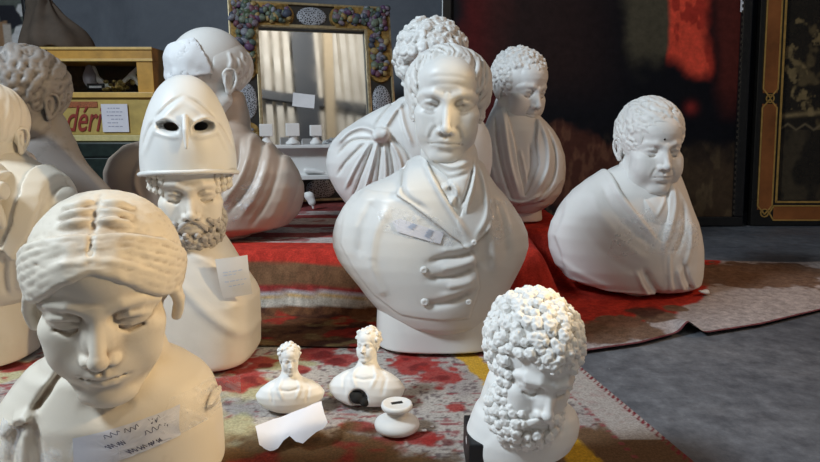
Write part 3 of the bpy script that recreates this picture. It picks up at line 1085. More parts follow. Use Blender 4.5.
def build_cabinet():
    Y = 2.9
    x0, x1 = at(22, 100, Y)[0], at(155, 100, Y)[0]
    zt = at(90, 47, Y)[1]; zb = at(90, 141, Y)[1]
    z1 = at(110, 61, Y)[1]; z2 = at(110, 95, Y)[1]; z3 = at(110, 135, Y)[1]
    xs = at(137, 75, Y)[0]
    zbase = at(120, 196, Y)[1]
    # dark trunk underneath
    green = m_flat('dark_green_paint', (.012, .022, .018), .35, .4)
    t = thing('storage_trunk', 'dark green trunk under the yellow cabinet', 'trunk', ((x0 + x1) / 2, Y + .17, 0))
    w = (x1 - x0) / 2 + .03
    box('trunk_body', (-w, -.2, 0), (w, .2, zb - .075), green, t, .006)
    box('trunk_lid', (-w - .008, -.208, zb - .072), (w + .008, .2, zb - .004), green, t, .008)
    yel = m_flat('yellow_varnished_wood', (.50, .27, .05), .38, .25, 12, 0, .1, 60)
    t = thing('yellow_cabinet', 'yellow painted cabinet with a glass window and red script lettering', 'cabinet', ((x0 + x1) / 2, Y, zb))
    ox, oz = (x0 + x1) / 2, zb
    def bx(name, ax, az, bx_, bz, ya, yb, mat, bev=.003, par=None):
        return box(name, (ax - ox, ya, az - oz), (bx_ - ox, yb, bz - oz), mat, par or t, bev)
    bx('top_rail', x0, z1, x1, zt, 0, .3, yel)
    bm = bmesh.new()
    for z in (zt - .006, z1 + .004):
        box_bm(bm, (x0 - ox - .004, -.008, z - oz - .006), (x1 - ox + .004, .004, z - oz + .006), .002)
    bm_obj('top_moulding', bm, m_flat('pale_yellow_edge', (.62, .42, .14), .4), t)
    bx('stile', xs, z2 - .02, x1, z1, 0, .3, yel)
    bx('stile', x0, z2 - .02, x0 + .07, z1, 0, .3, yel)
    panel = m_flat('yellow_panel', (.44, .32, .09), .45, .2, 14)
    bx('front_panel', x0, z3, x1, z2, .004, .3, panel)
    bm = bmesh.new()
    box_bm(bm, (x0 - ox, -.012, z2 - oz - .012), (x1 - ox, .004, z2 - oz + .012), .003)
    bm_obj('sill', bm, m_flat('orange_sill', (.60, .38, .10), .4), t)
    bx('bottom_ledge', x0 - .005, zb, x1 + .005, z3, -.02, .3, m_flat('cream_ledge', (.55, .48, .22), .5))
    bx('back_board', x0, z2, x1, z1, .27, .3, m_flat('brown_board', (.07, .045, .03), .6, .4))
    red = m_flat('red_lettering', (.24, .025, .015), .5, .2)
    R = Matrix.Rotation(math.pi / 2, 4, 'X')
    lx, lz = at(65, 131, Y)
    text_obj('script_lettering', 'déri', .168, red, Matrix.Translation((lx - ox, -.001, lz - oz)) @ R @ Matrix.Diagonal((.60, 1, 1, 1)), t, .45, .001)
    bm = bmesh.new(); lx0, lza = at(66, 107.5, Y); lx1, lzb_ = at(97, 101.5, Y)
    box_bm(bm, (lx0 - ox, -.0005, lza - oz), (lx1 - ox, .004, lzb_ - oz), .001)
    bm_obj('red_line_of_print', bm, m_flat('faded_red_print', (.30, .09, .03), .5, .5, 140), t)
    # glass pane
    m, nt, b = new_mat('window_glass')
    b.inputs['Transmission Weight'].default_value = 1; b.inputs['Roughness'].default_value = .03; b.inputs['IOR'].default_value = 1.1
    b.inputs['Base Color'].default_value = (.92, .93, .92, 1)
    bx('glass_pane', x0 + .06, z2, xs, z1, .012, .016, m, 0)
    # things inside the cabinet
    base = z2 + .002
    wp = m_flat('white_porcelain', (.78, .77, .76), .35)
    def inside(px, py, dy):
        x, z = at(px, py, Y + dy); return x, z
    x, z = inside(104, 66, .14)
    V = Vol((-.08, -.03, -.09), (.08, .03, .09), .004)
    V.chain([(-.04, 0, .045), (-.028, 0, .0), (.03, 0, -.045)], [.013, .015, .011], .01)
    o = vol_obj('bent_rod', V, wp, None, Matrix.Translation((x - .012, Y + .14, min(max(base + .062, z - .012), z1 - .066)))); tag(o, 'white bent rod behind the cabinet glass, left of centre', 'ornament')
    x, z = inside(132, 74, .12)
    V = Vol((-.07, -.03, -.07), (.07, .03, .07), .004)
    V.chain([(-.045, 0, -.03), (.035, 0, .035)], [.009, .012], .01); V.chain([(.0, 0, .0), (.03, 0, -.035)], [.012, .014], .01)
    o = vol_obj('white_ornament', V, wp, None, Matrix.Translation((x, Y + .12, min(max(base + .052, z), z1 - .056)))); tag(o, 'white forked ornament behind the cabinet glass at its right end', 'ornament')
    x, z = inside(90, 76, .13)
    V = Vol((-.06, -.06, -.1), (.06, .06, .1), .004)
    V.ell((0, 0, -.01), (.032, .03, .045)); V.ell((0, 0, .035), (.016, .016, .018), .015)
    o = vol_obj('grey_figure', V, m_flat('mauve_grey', (.33, .30, .34), .5), None, Matrix.Translation((x, Y + .13, max(base + .06, z)))); tag(o, 'small mauve grey figure behind the cabinet glass', 'figurine')
    x, z = inside(96, 87, .06)
    t2 = thing('name_plate', 'small black plate with white print behind the cabinet glass', 'plate', (x, Y + .06, max(z, base + .02)), math.radians(-6))
    box('plate', (-.042, -.004, -.016), (.042, .004, .016), m_flat('black_plastic', (.01, .01, .012), .4), t2, .002)
    box('print', (-.03, -.0055, -.004), (.03, -.003, .005), m_flat('white_print', (.7, .7, .72), .5, .5, 400), t2, 0)
    x, z = inside(124, 86, .08)
    r2 = random.Random(4)
    V = Vol((-.10, -.05, -.04), (.10, .05, .05), .004)
    for k in range(26):
        V.ell((r2.uniform(-.08, .08), r2.uniform(-.03, .03), r2.uniform(-.025, .02)), (r2.uniform(.006, .014), .01, r2.uniform(.006, .014)), .004)
    o = vol_obj('gilt_garland', V, m_flat('tarnished_gold', (.30, .22, .07), .35, .6, 90, .6), None, Matrix.Translation((x, Y + .08, max(z, base + .03)))); tag(o, 'tarnished gold garland lying behind the cabinet glass', 'garland')
    # paper notice taped to the front
    xa, za = at(103, 132, Y - .006); xb, zb2 = at(127, 104, Y - .006)
    t3 = thing('paper_notice', 'white printed notice taped to the front of the yellow cabinet', 'notice', ((xa + xb) / 2, Y - .004, (za + zb2) / 2))
    hw, hh = (xb - xa) / 2, (zb2 - za) / 2
    box('sheet', (-hw, -.0015, -hh), (hw, 0, hh), m_paper('notice_paper', (.70, .70, .76)), t3, 0)
    ink = m_flat('grey_ink', (.32, .33, .42), .7)
    bm = bmesh.new()
    for k, (l, r) in enumerate([(-.5, .45), (-.6, .6), (-.6, .5), (-.3, .65), (-.6, .2), (-.55, .55)]):
        z = hh * (.7 - .26 * k)
        x = l * hw
        while x < r * hw:
            q = r2.uniform(.006, .018); box_bm(bm, (x, -.0022, z - .002), (min(x + q, r * hw), -.0012, z + .002)); x += q + .004
    bm_obj('lines_of_print', bm, ink, t3)
    # brown draped cloth standing on the cabinet
    V = Vol((-.2, -.16, 0), (.2, .16, .34), .006)
    V.chain([(-.07, 0, .30), (-.04, 0, .20), (.0, 0, .05)], [.018, .055, .13], .03)
    V.ell((.03, 0, .0), (.155, .12, .12), .05)
    V.cutplane((0, 0, .002), (0, 0, -1))
    V.noise(lambda x, y, z: .008 * np.sin(np.arctan2(y, x) * 7 + z * 9))
    x, z = at(53, 46, Y + .14)
    o = vol_obj('draped_cloth', V, m_flat('brown_cloth', (.075, .055, .04), .85, .3, 9), None, Matrix.Translation((x, Y + .14, zt))); tag(o, 'dark brown cloth gathered to a peak on top of the yellow cabinet', 'cloth')


def build_picture_left():
    Y = 3.66
    t = thing('framed_picture', 'black edged picture of dark and white folds in the top left corner', 'picture', (0, Y, 0))
    xa, xb = at(-60, 20, Y)[0], at(25, 20, Y)[0]
    z0, z1 = .60, 1.5

    def col(U, W):
        c = np.zeros(U.shape + (3,)) + np.array((.10, .115, .10))
        px = (U - xa) / (xb - xa) * 85 - 60
        py = 46 - (W - at(10, 46, Y)[1]) / (at(10, 0, Y)[1] - at(10, 46, Y)[1]) * 46
        n = 1.5 * fbm(px * .12, py * .12, 2, 2)
        c = lerp3(c, (.62, .62, .62), sstep(-1, 1, px + .45 * py - 22 + n) * (1 - sstep(-1, 1, py - 16 + n)) * sstep(-1, 1, py - 4))
        c = lerp3(c, (.66, .66, .66), sstep(-1, 1, px + .5 * py - 29 + n) * sstep(-1, 1, py - 23 + n))
        dk = sstep(-1, 1, px - .2 + n) * (1 - sstep(-1, 1, px - 14 - .42 * py + n)) * sstep(-1, 1, py - 5) * (1 - sstep(-1, 1, py - 33 + .35 * px + n))
        c = lerp3(c, (.012, .013, .02), dk)
        c = lerp3(c, (.32, .19, .10), (1 - sstep(-1, 1, px - 8 + n)) * sstep(-1, 1, py - 22 + n))
        c = lerp3(c, (.50, .44, .38), sstep(-1, 1, px - 2) * (1 - sstep(-1, 1, px - 10)) * sstep(-1, 1, py - 24))
        return np.clip(c, .005, 1)
    m = m_pattern('painted_canvas', .6, .2, 40, .1, 200)
    color_grid('canvas', col, np.linspace(xa, xb, 90), np.linspace(z0, z1, 120), lambda U, W: np.stack([U, 0 * U, W], -1), m, t)
    box('frame_edge', (xb, -.02, z0), (xb + .018, .03, z1), m_flat('black_frame', (.008, .008, .01), .4), t, .002)
    box('backing', (xa, .004, z0), (xb, .03, z1), m_flat('backing_board', (.05, .045, .04), .8), t, 0)


def build_paintings():
    # large dark painting leaning on the wall
    xa, xb, y0, lean = .16, 1.735, 3.22, math.radians(5)
    t = thing('large_painting', 'large dark framed painting with a red drape, leaning against the back wall', 'painting', ((xa + xb) / 2, y0, 0))
    t.rotation_euler = (-lean, 0, 0)
    w = (xb - xa) / 2; Hh = 1.75
    cxp = (xa + xb) / 2

    def pix(U, W):
        # rough place of the canvas point in the picture of the room (only used to lay out the painted shapes)
        x = U + cxp; y = y0 + W * math.sin(lean); z = W * math.cos(lean)
        c, s = math.cos(PITCH), math.sin(PITCH)
        yc = y * c - (z - CAM_H) * s; zc = y * s + (z - CAM_H) * c
        return 410 + FPX * x / yc, 231 - FPX * zc / yc

    def col(U, W):
        px, py = pix(U, W)
        n = fbm(px * .03, py * .03, 3.0, 4); n2 = fbm(px * .12, py * .05, 6.0, 3)
        c = np.zeros(U.shape + (3,)) + np.array((.006, .006, .009))
        c = lerp3(c, (.10, .010, .010), sstep(8, 30, px - 440 + 8 * n) * (1 - sstep(495, 535, px + .15 * py + 10 * n)) * .9)
        c = lerp3(c, (.035, .016, .014), sstep(470, 500, px) * (1 - sstep(560, 640, px)) * (1 - sstep(60, 120, py)) * .7)
        # olive pillar
        c = lerp3(c, (.085, .070, .045), sstep(612, 628, px - .16 * py + 6 * n) * (1 - sstep(664, 674, px + 4 * n)) * (1 - sstep(45, 85, py + 14 * n)))
        # red drape
        rd = sstep(664, 670, px + 2 * n) * (1 - sstep(700, 716, px + .05 * py + 6 * n)) * (1 - sstep(58, 84, py + 10 * n - .2 * (px - 690)))
        c = lerp3(c, (.85, .085, .045), rd)
        c = lerp3(c, (.40, .03, .02), rd * sstep(.1, .5, n2) * .8)
        c = lerp3(c, (.11, .02, .015), sstep(708, 722, px + 4 * n) * (1 - sstep(70, 120, py + 12 * n)) * .9)
        c = lerp3(c, (.30, .03, .025), np.exp(-((px - 690) / 6) ** 2 - ((py - 108) / 6) ** 2) * .9)
        # brown ground
        g = sstep(140, 175, py + .12 * (px - 640) + 14 * n)
        c = lerp3(c, (.075, .045, .025), g * sstep(660, 690, px) * .85)
        c = lerp3(c, (.13, .085, .045), g * sstep(.2, .6, n2) * .6)
        # brown-red fur-like mound on the left
        mo = 1 - sstep(.8, 1.1, np.hypot((px - 578) / 62, (py - 172) / 46) + .25 * n)
        c = lerp3(c, (.085, .028, .018), mo * .9)
        c = lerp3(c, (.17, .07, .04), mo * sstep(.15, .6, n2) * .7)
        return np.clip(c, .003, 1)
    m = m_pattern('oil_paint', .5, .25, 30, .12, 90, .15)
    color_grid('canvas', col, np.linspace(-w + .05, w - .05, 300), np.linspace(.05, Hh - .05, 320), lambda U, W: np.stack([U, -.012 + 0 * U, W], -1), m, t)
    fm = m_flat('ebony_frame', (.010, .009, .009), .3, .3)
    bm = bmesh.new()
    for lo, hi in [((-w, -.035, 0), (w, .01, .05)), ((-w, -.035, Hh - .05), (w, .01, Hh)), ((-w, -.035, .05), (-w + .05, .01, Hh - .05)), ((w - .05, -.035, .05), (w, .01, Hh - .05))]:
        box_bm(bm, lo, hi, .006)
    bm_obj('frame', bm, fm, t)
    bm = bmesh.new()
    for q in range(54):
        z = .06 + q * .03
        box_bm(bm, (w - .056, -.037, z), (w - .048, -.030, z + .016), .002)
    bm_obj('beaded_edge', bm, m_flat('worn_bronze', (.06, .05, .04), .35, .4, 60, .4), t)
    box('backing', (-w + .04, -.008, .04), (w - .04, .008, Hh - .04), fm, t, 0)
    # white ticket on the painting
    x, z = at(747, 4, 3.29)
    o = box('paper_ticket', (-.028, -.001, -.04), (.028, .001, .04), m_paper('ticket_paper', (.78, .78, .82)), None, 0)
    o.location = (1.70, y0 - .040 + math.sin(lean) * 1.23, 1.195 if z > 1.3 else z); o.rotation_euler = (-lean, 0, 0)
    tag(o, 'small white ticket on the dark painting frame at the top right', 'ticket')
    # inlaid frame on the right
    X0 = 1.785
    t = thing('inlaid_frame', 'tall frame with brown and gold inlaid border around a dark panel, right edge', 'frame', (X0, 3.235, 0))
    t.rotation_euler = (-lean, 0, 0)
    Wd, Hh = 1.0, 1.75
    blk = m_flat('black_veneer', (.010, .009, .008), .3, .3)
    bm = bmesh.new()
    for lo, hi in [((0, -.03, 0), (Wd, .01, .135)), ((0, -.03, Hh - .14), (Wd, .01, Hh)), ((0, -.03, .135), (.135, .01, Hh - .14)), ((Wd - .135, -.03, .135), (Wd, .01, Hh - .14))]:
        box_bm(bm, lo, hi, .003)
    bm_obj('border', bm, blk, t)
    inl = m_flat('brown_inlay', (.26, .085, .022), .3, .35, 8)
    bm = bmesh.new()
    seg = [(.085, .63), (.685, 1.23), (1.285, 1.66)]
    for za, zb in seg:
        for xx in (.03, Wd - .105):
            box_bm(bm, (xx, -.033, za), (xx + .075, -.028, zb), .001)
    for xa_, xb_ in ((.115, .49), (.53, .90)):
        for z in (.03, Hh - .105):
            box_bm(bm, (xa_, -.033, z), (xb_, -.028, z + .075), .001)
    bm_obj('brown_inlay', bm, inl, t)
    gd = m_flat('gold_line', (.62, .36, .10), .35, .2, 40, .5)
    bm = bmesh.new()

    def line(pts, r=.0035):
        for p, q in zip(pts, pts[1:]):
            d = Vector((q[0] - p[0], 0, q[1] - p[1])); L = d.length
            rr = bmesh.ops.create_cube(bm, size=1)
            ang = math.atan2(d.x, d.z)
            Mx = Matrix.Translation(((p[0] + q[0]) / 2, -.034, (p[1] + q[1]) / 2)) @ Matrix.Rotation(ang, 4, 'Y') @ Matrix.Diagonal((r * 2, .003, L + r, 1))
            for v in rr['verts']:
                v.co = Mx @ v.co
    for za, zb in seg:
        xm = .0675
        line([(.03, za + .02), (.03, zb - .02), (xm, zb + .024), (.105, zb - .02), (.105, za + .02), (xm, za - .024), (.03, za + .02)])
    for k in range(3):
        zc = (.0675, .657, 1.257)[k]
        line([(.0675 + .02 * math.cos(i * .5236), zc + .02 * math.sin(i * .5236)) for i in range(13)], .003)
    line([(.115, .03), (.49, .03), (.515, .0675), (.49, .105), (.115, .105), (.092, .0675), (.115, .03)])
    line([(.53, .03), (.90, .03), (.90, .105), (.53, .105), (.505, .0675), (.53, .03)])
    line([(.125, .125), (Wd - .125, .125), (Wd - .125, Hh - .13), (.125, Hh - .13), (.125, .125)], .005)
    bm_obj('gold_stringing', bm, gd, t)

    def col2(U, W):
        n = fbm(U * 6, W * 6, 3.0, 4); n2 = fbm(U * 14, W * 10, 8.0, 3)
        c = np.zeros(U.shape + (3,)) + np.array((.022, .016, .010))
        c = lerp3(c, (.07, .05, .028), sstep(.0, .5, n) * (W < .50) * .8)
        c = lerp3(c, (.16, .11, .05), sstep(.5, .9, n2) * (W > .5) * .7)
        for x, z, r in [(.20, .80, .05), (.17, .90, .03), (.24, .66, .045), (.30, .60, .03), (.36, .70, .03), (.32, .95, .03), (.22, 1.05, .025)]:  # gold blobs paint in reflections on the dark panel
            c = lerp3(c, (.26, .18, .08), (1 - sstep(.3, .9, np.hypot(U - x, (W - z) * .8) / r + .9 * fbm(U * 45, W * 45, x * 9, 3))) * .9)
        zz = .50 + .03 * np.abs(((U * 11) % 1) * 2 - 1)
        c = lerp3(c, (.22, .16, .09), np.exp(-((W - zz) / .006) ** 2) * .8)
        c = lerp3(c, (.30, .21, .10), np.exp(-((W - .575 - .1 * (U - .2)) / .012) ** 2) * .8)
        return np.clip(c, .003, 1)
    m2 = m_pattern('lacquer_panel', .25, .3, 25, .1, 60, .5)
    color_grid('dark_panel', col2, np.linspace(.13, Wd - .13, 160), np.linspace(.13, Hh - .135, 260), lambda U, W: np.stack([U, -.006 + 0 * U, W], -1), m2, t)


# ------------------------------------------------------------------ small things
def star_sheet(bm, outline, rings, n, fn):
    """sheet inside a star-shaped outline; fn(u, w) -> point"""
    P = np.array(outline, float); c = P.mean(0)
    Q = np.concatenate([P, P[:1]]); L = np.concatenate([[0], np.cumsum(np.hypot(*np.diff(Q, axis=0).T))])
    ts = sorted(set(list(np.linspace(0, L[-1], n, endpoint=False)) + list(L[:-1])))
    B = [(np.interp(t, L, Q[:, 0]), np.interp(t, L, Q[:, 1])) for t in ts]
    m = len(B)
    vc = bm.verts.new(fn(*c)); prev = None
    for k in range(1, rings + 1):
        q = k / rings
        cur = [bm.verts.new(fn(c[0] + (b[0] - c[0]) * q, c[1] + (b[1] - c[1]) * q)) for b in B]
        for i in range(m):
            j = (i + 1) % m
            if prev is None:
                bm.faces.new((vc, cur[i], cur[j]))
            else:
                bm.faces.new((prev[i], cur[i], cur[j], prev[j]))
        prev = cur


def film(name, V, poly, thick, mat, label, cat, org, crinkle=0.0):
    """a thin sheet lying on a sculpted volume inside an outline drawn in (x, z)"""
    bm = bmesh.new()

    def fn(u, w):
        y = V.fronty(u, w, 0.0)
        # rest on the high points of the surface below
        y = min(y, V.fronty(u + .005, w, 0.0) + .002, V.fronty(u - .005, w, 0.0) + .002, V.fronty(u, w + .005, 0.0) + .002, V.fronty(u, w - .005, 0.0) + .002)
        e = thick
        if crinkle:
            a = np.array([u * 60.0]); b = np.array([w * 60.0])
            e += crinkle * (1 + float(fbm(a, b, 3.0, 3)[0]))
        return (u, y - e, w)
    star_sheet(bm, poly, 12, 90, fn)
    o = bm_obj(name, bm, mat, None, True)
    o.location = org
    tag(o, label, cat)
    return o


def m_film():
    m, nt, b = new_mat('clear_film')
    n = noise_tex(nt, 22, 3, .5, dist=2.5)
    b.inputs['Base Color'].default_value = (.9, .92, .95, 1); b.inputs['Roughness'].default_value = .12
    bump(nt, b, n, .6, .008)
    tr = nt.nodes.new('ShaderNodeBsdfTransparent'); mx = nt.nodes.new('ShaderNodeMixShader')
    fac = ramp(nt, noise_tex(nt, 16, 3, .5, dist=2.5), [(.45, (.06,) * 3), (.7, (.42,) * 3)])
    nt.links.new(fac, mx.inputs[0]); nt.links.new(tr.outputs[0], mx.inputs[1]); nt.links.new(b.outputs[0], mx.inputs[2])
    out = [n_ for n_ in nt.nodes if n_.type == 'OUTPUT_MATERIAL'][0]
    nt.links.new(mx.outputs[0], out.inputs[0])
    return m


def scribble(name, lines, mat, parent, rng_, y=-.0016, r=.0006, M=None):
    """cursive, unreadable handwriting: lines = [(x0, x1, z, height)]"""
    bm = bmesh.new()
    for x0, x1, z, hh in lines:
        x = x0; p = None
        while x < x1:
            wl = rng_.uniform(.25, .6) * hh * 6
            e = min(x + wl, x1); ph = rng_.uniform(0, 6)
            n = max(6, int((e - x) / hh * 7))
            prev = None
            for i in range(n + 1):
                q = i / n; xx = x + (e - x) * q
                zz = z + hh * .5 * math.sin(ph + q * n * .95) * (.6 + .6 * abs(math.sin(ph * 3 + q * 5)))
                cur = Vector((xx, y, zz))
                if prev is not None:
                    d = cur - prev; nrm = Vector((-d.z, 0, d.x)).normalized() * r
                    bm.faces.new([bm.verts.new(prev + nrm), bm.verts.new(prev - nrm), bm.verts.new(cur - nrm), bm.verts.new(cur + nrm)])
                prev = cur
            x = e + hh * .8
    return bm_obj(name, bm, mat, parent, False, M)


def sheet_on(V, M_uv, w, h, nx, nz, off=.0015):
    pass


def build_small():
    clean = PL_CLEAN
    # ---- two little busts, a spool shaped plinth, a torn paper
    def little(name, label, p, lean, yaw, px_scale, hole=False):
        x, y = ground(*p)
        t = thing(name, label, 'bust', (x, y, .0105))
        s = px_scale
        R = Euler((math.radians(lean), 0, math.radians(yaw))).to_matrix().to_4x4()
        V = Vol((-.085, -.06, -.03), (.085, .055, .10), .0016)
        body(V, [(0, 0, .034, .026, .022), (.008, 0, .05, .030, .024), (.018, 0, .060, .033, .026), (.030, 0, .064, .034, .027), (.042, 0, .055, .032, .026), (.052, 0, .040, .028, .023), (.060, 0, .022, .02, .019), (.068, 0, .014, .014, .014)], 2.0, ends=.003)
        renorm(V); V.blur(1)
        V.chain([(0, .002, .05), (0, .001, .08)], [.016, .0145], .008)
        for sg in (-1, 1):
            V.stroke([(sg * .012, .066), (sg * .02, .05), (sg * .012, .030)], .003, .0022, 0)
            V.stroke([(sg * .018, .064), (sg * .034, .045), (sg * .03, .02)], .003, -.0018, 0)
        V.stroke([(-.02, .046), (0, .043), (.02, .047)], .0022, -.002, 0)
        if hole:
            V.ell((-.008, -.03, .012), (.015, .022, .016), .004, mode='s')
            V.cutplane((0, -.03, .0), (.1, -.75, -.65), .002)
        V.D = (V.D * 1.0)
        Ms = R @ Matrix.Diagonal((s, s, s, 1))
        vol_obj('torso', V, clean, t, Ms)
        if hole:
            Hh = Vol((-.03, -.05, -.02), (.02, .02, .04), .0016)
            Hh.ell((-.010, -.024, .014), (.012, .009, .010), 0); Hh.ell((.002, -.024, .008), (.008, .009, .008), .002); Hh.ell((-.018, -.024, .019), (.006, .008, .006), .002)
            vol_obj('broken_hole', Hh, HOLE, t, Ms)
        Hd = head_field(.55, w=.95, nose=1.05, deep=1.05, brow=1.1, lips=.8)
        Mh = Ms @ Matrix.Translation((0, -.004, .097)) @ Euler((math.radians(5), 0, math.radians(-14 if hole else 12))).to_matrix().to_4x4() @ Matrix.Diagonal((.00235, .00235, .00235, 1))
        hd = vol_obj('head', Hd, clean, t, Mh)
        H = hair_shell(.5, (0, 1.2, 3.4), (8.2, 9.8, 8.8), (0, -9.8, .2), (6.6, 6.8, 8.0), -4)
        strands(H, (0, .5, 1), 4, .6, .8)
        r2 = random.Random(5)
        curls(H, (0, 1.2, 3.4), (8.0, 9.6, 8.6), lambda q: q[2] > 3 and (q[1] > -4 or q[2] > 8), 60, 1.8, r2, .1, .5, 1.0)
        vol_obj('hair', H, clean, hd, Mh)
        return t
    little('small_bust', 'small white bust behind the torn paper, left one of the two', (291, 414), -6, 8, 1.0)
    little('small_bust', 'small white bust leaning back with a jagged hole in its underside', (366, 410), -18, -6, 1.16, True)
    # spool plinth
    x, y = ground(397, 434)
    t = thing('spool_plinth', 'small round white spool-shaped plinth with a slot in its top', 'plinth', (x, y, .0105), .3)
    lathe('spool', [(.033, 0), (.038, .003), (.0395, .009), (.038, .014), (.031, .019), (.020, .024), (.0155, .030), (.0155, .034), (.022, .0365), (.0265, .039), (.0275, .043), (.0265, .047), (.0235, .0485), (.0225, .0478), (.001, .0478)], clean, t)
    bm = bmesh.new(); box_bm(bm, (-.010, -.004, .0476), (.010, .004, .0486), .0002)
    bm_obj('slot', bm, HOLE, t)
    # black plinth under the bearded head
    # torn paper in front of the small bust
    paper = m_paper('torn_paper', (.80, .80, .85))
    x, y = ground(293, 447)
    outline = [(-.062, .0), (-.050, -.028), (-.044, -.030), (-.030, -.040), (-.024, -.038), (-.014, -.022), (-.002, -.016), (.010, -.026), (.022, -.030), (.036, -.018), (.052, -.004), (.058, .012), (.05, .030), (.042, .056), (.018, .040), (-.008, .034), (-.036, .022)]
    bm = bmesh.new()

    def tp(u, w_):
        zz = .012 + .36 * (w_ + .04) + .004 * math.sin(u * 60)
        if w_ < -.012:
            zz -= (-.012 - w_) * .42
        return (u, .92 * w_, max(.004, zz))
    star_sheet(bm, outline, 10, 80, tp)
    o = bm_obj('torn_paper', bm, paper, None, True)
    o.location = (x, y, .0095); tag(o, 'torn white paper propped against the left small bust', 'paper')
    # ---- white plaster pieces in front of the mirror
    a = math.radians(16)
    wp = m_plaster('pale_plaster', (.78, .78, .77), (.4, .36, .32), .15, .5)
    cx = -.43 + .025 * math.cos(a); cy = 2.80 + .025 * math.sin(a)
    org = (cx, cy, PLAT + .002)
    Ml = Matrix.Translation(org) @ Matrix.Rotation(a, 4, 'Z')
    t = thing('plaster_tray', 'white plaster tray standing in front of the mirror glass', 'tray', org, a)
    box('back_slab', (-.27, -.098, .120), (.047, -.080, .258), wp, t, .004)
    box('shelf', (-.27, -.14, .112), (.047, -.080, .130), wp, t, .003)
    box('pedestal', (-.27, -.14, 0), (-.105, -.084, .1115), wp, t, .003)

    def pin(xl, s, zl, label):
        p = Ml @ Vector((xl, -.110, zl))
        t = thing('plaster_socle', label, 'socle', p, a, 'plaster socles before the mirror')
        lathe('foot', [(.030 * s, 0), (.030 * s, .010), (.018 * s, .020), (.015 * s, .032), (.019 * s, .040)], wp, t, 32)
        box('block', (-.028 * s, -.020, .036), (.028 * s, .020, .036 + .054 * s), wp, t, .003)
    box('ledge', (-.27, -.14, .246), (.047, -.080, .260), wp, t, .003)
    pin(-.128, 1.0, .2605, 'middle and tallest of the white socles before the mirror')
    pin(-.030, .86, .2605, 'rightmost of the white socles on the tray before the mirror')
    pin(-.238, .95, .2605, 'leftmost of the white socles before the mirror, beside the draped shoulder')
    # fragments on the tray's shelf
    p = Ml @ Vector((-.04, -.118, .142))
    V = Vol((-.05, -.02, -.02), (.05, .02, .03), .0025)
    V.chain([(-.035, 0, .006), (.0, 0, .004), (.038, 0, -.003)], [.012, .010, .006], .01)
    o = vol_obj('plaster_fragment', V, wp, None, Matrix.Translation(p + Vector((0, 0, .002)))); tag(o, 'pointed white fragment lying on the plaster tray', 'fragment')
    x, z = at(311, 206, 2.56)
    V = Vol((-.04, -.03, -.05), (.04, .03, .05), .0022)
    V.ell((-.006, 0, .012), (.02, .016, .02)); V.ell((.004, 0, -.010), (.016, .013, .018), .01); V.chain([(.006, 0, -.02), (.009, 0, -.038)], [.006, .004], .004); V.ell((-.02, 0, .02), (.008, .008, .008), .006)
    o = vol_obj('plaster_figurine', V, wp, None, Matrix.Translation((x, 2.56, PLAT + .002 + .04))); tag(o, 'tiny white figurine on the rug below the mirror', 'figurine')
PLAT = 0.181
ZR = 0.0155

rng = random.Random(5)


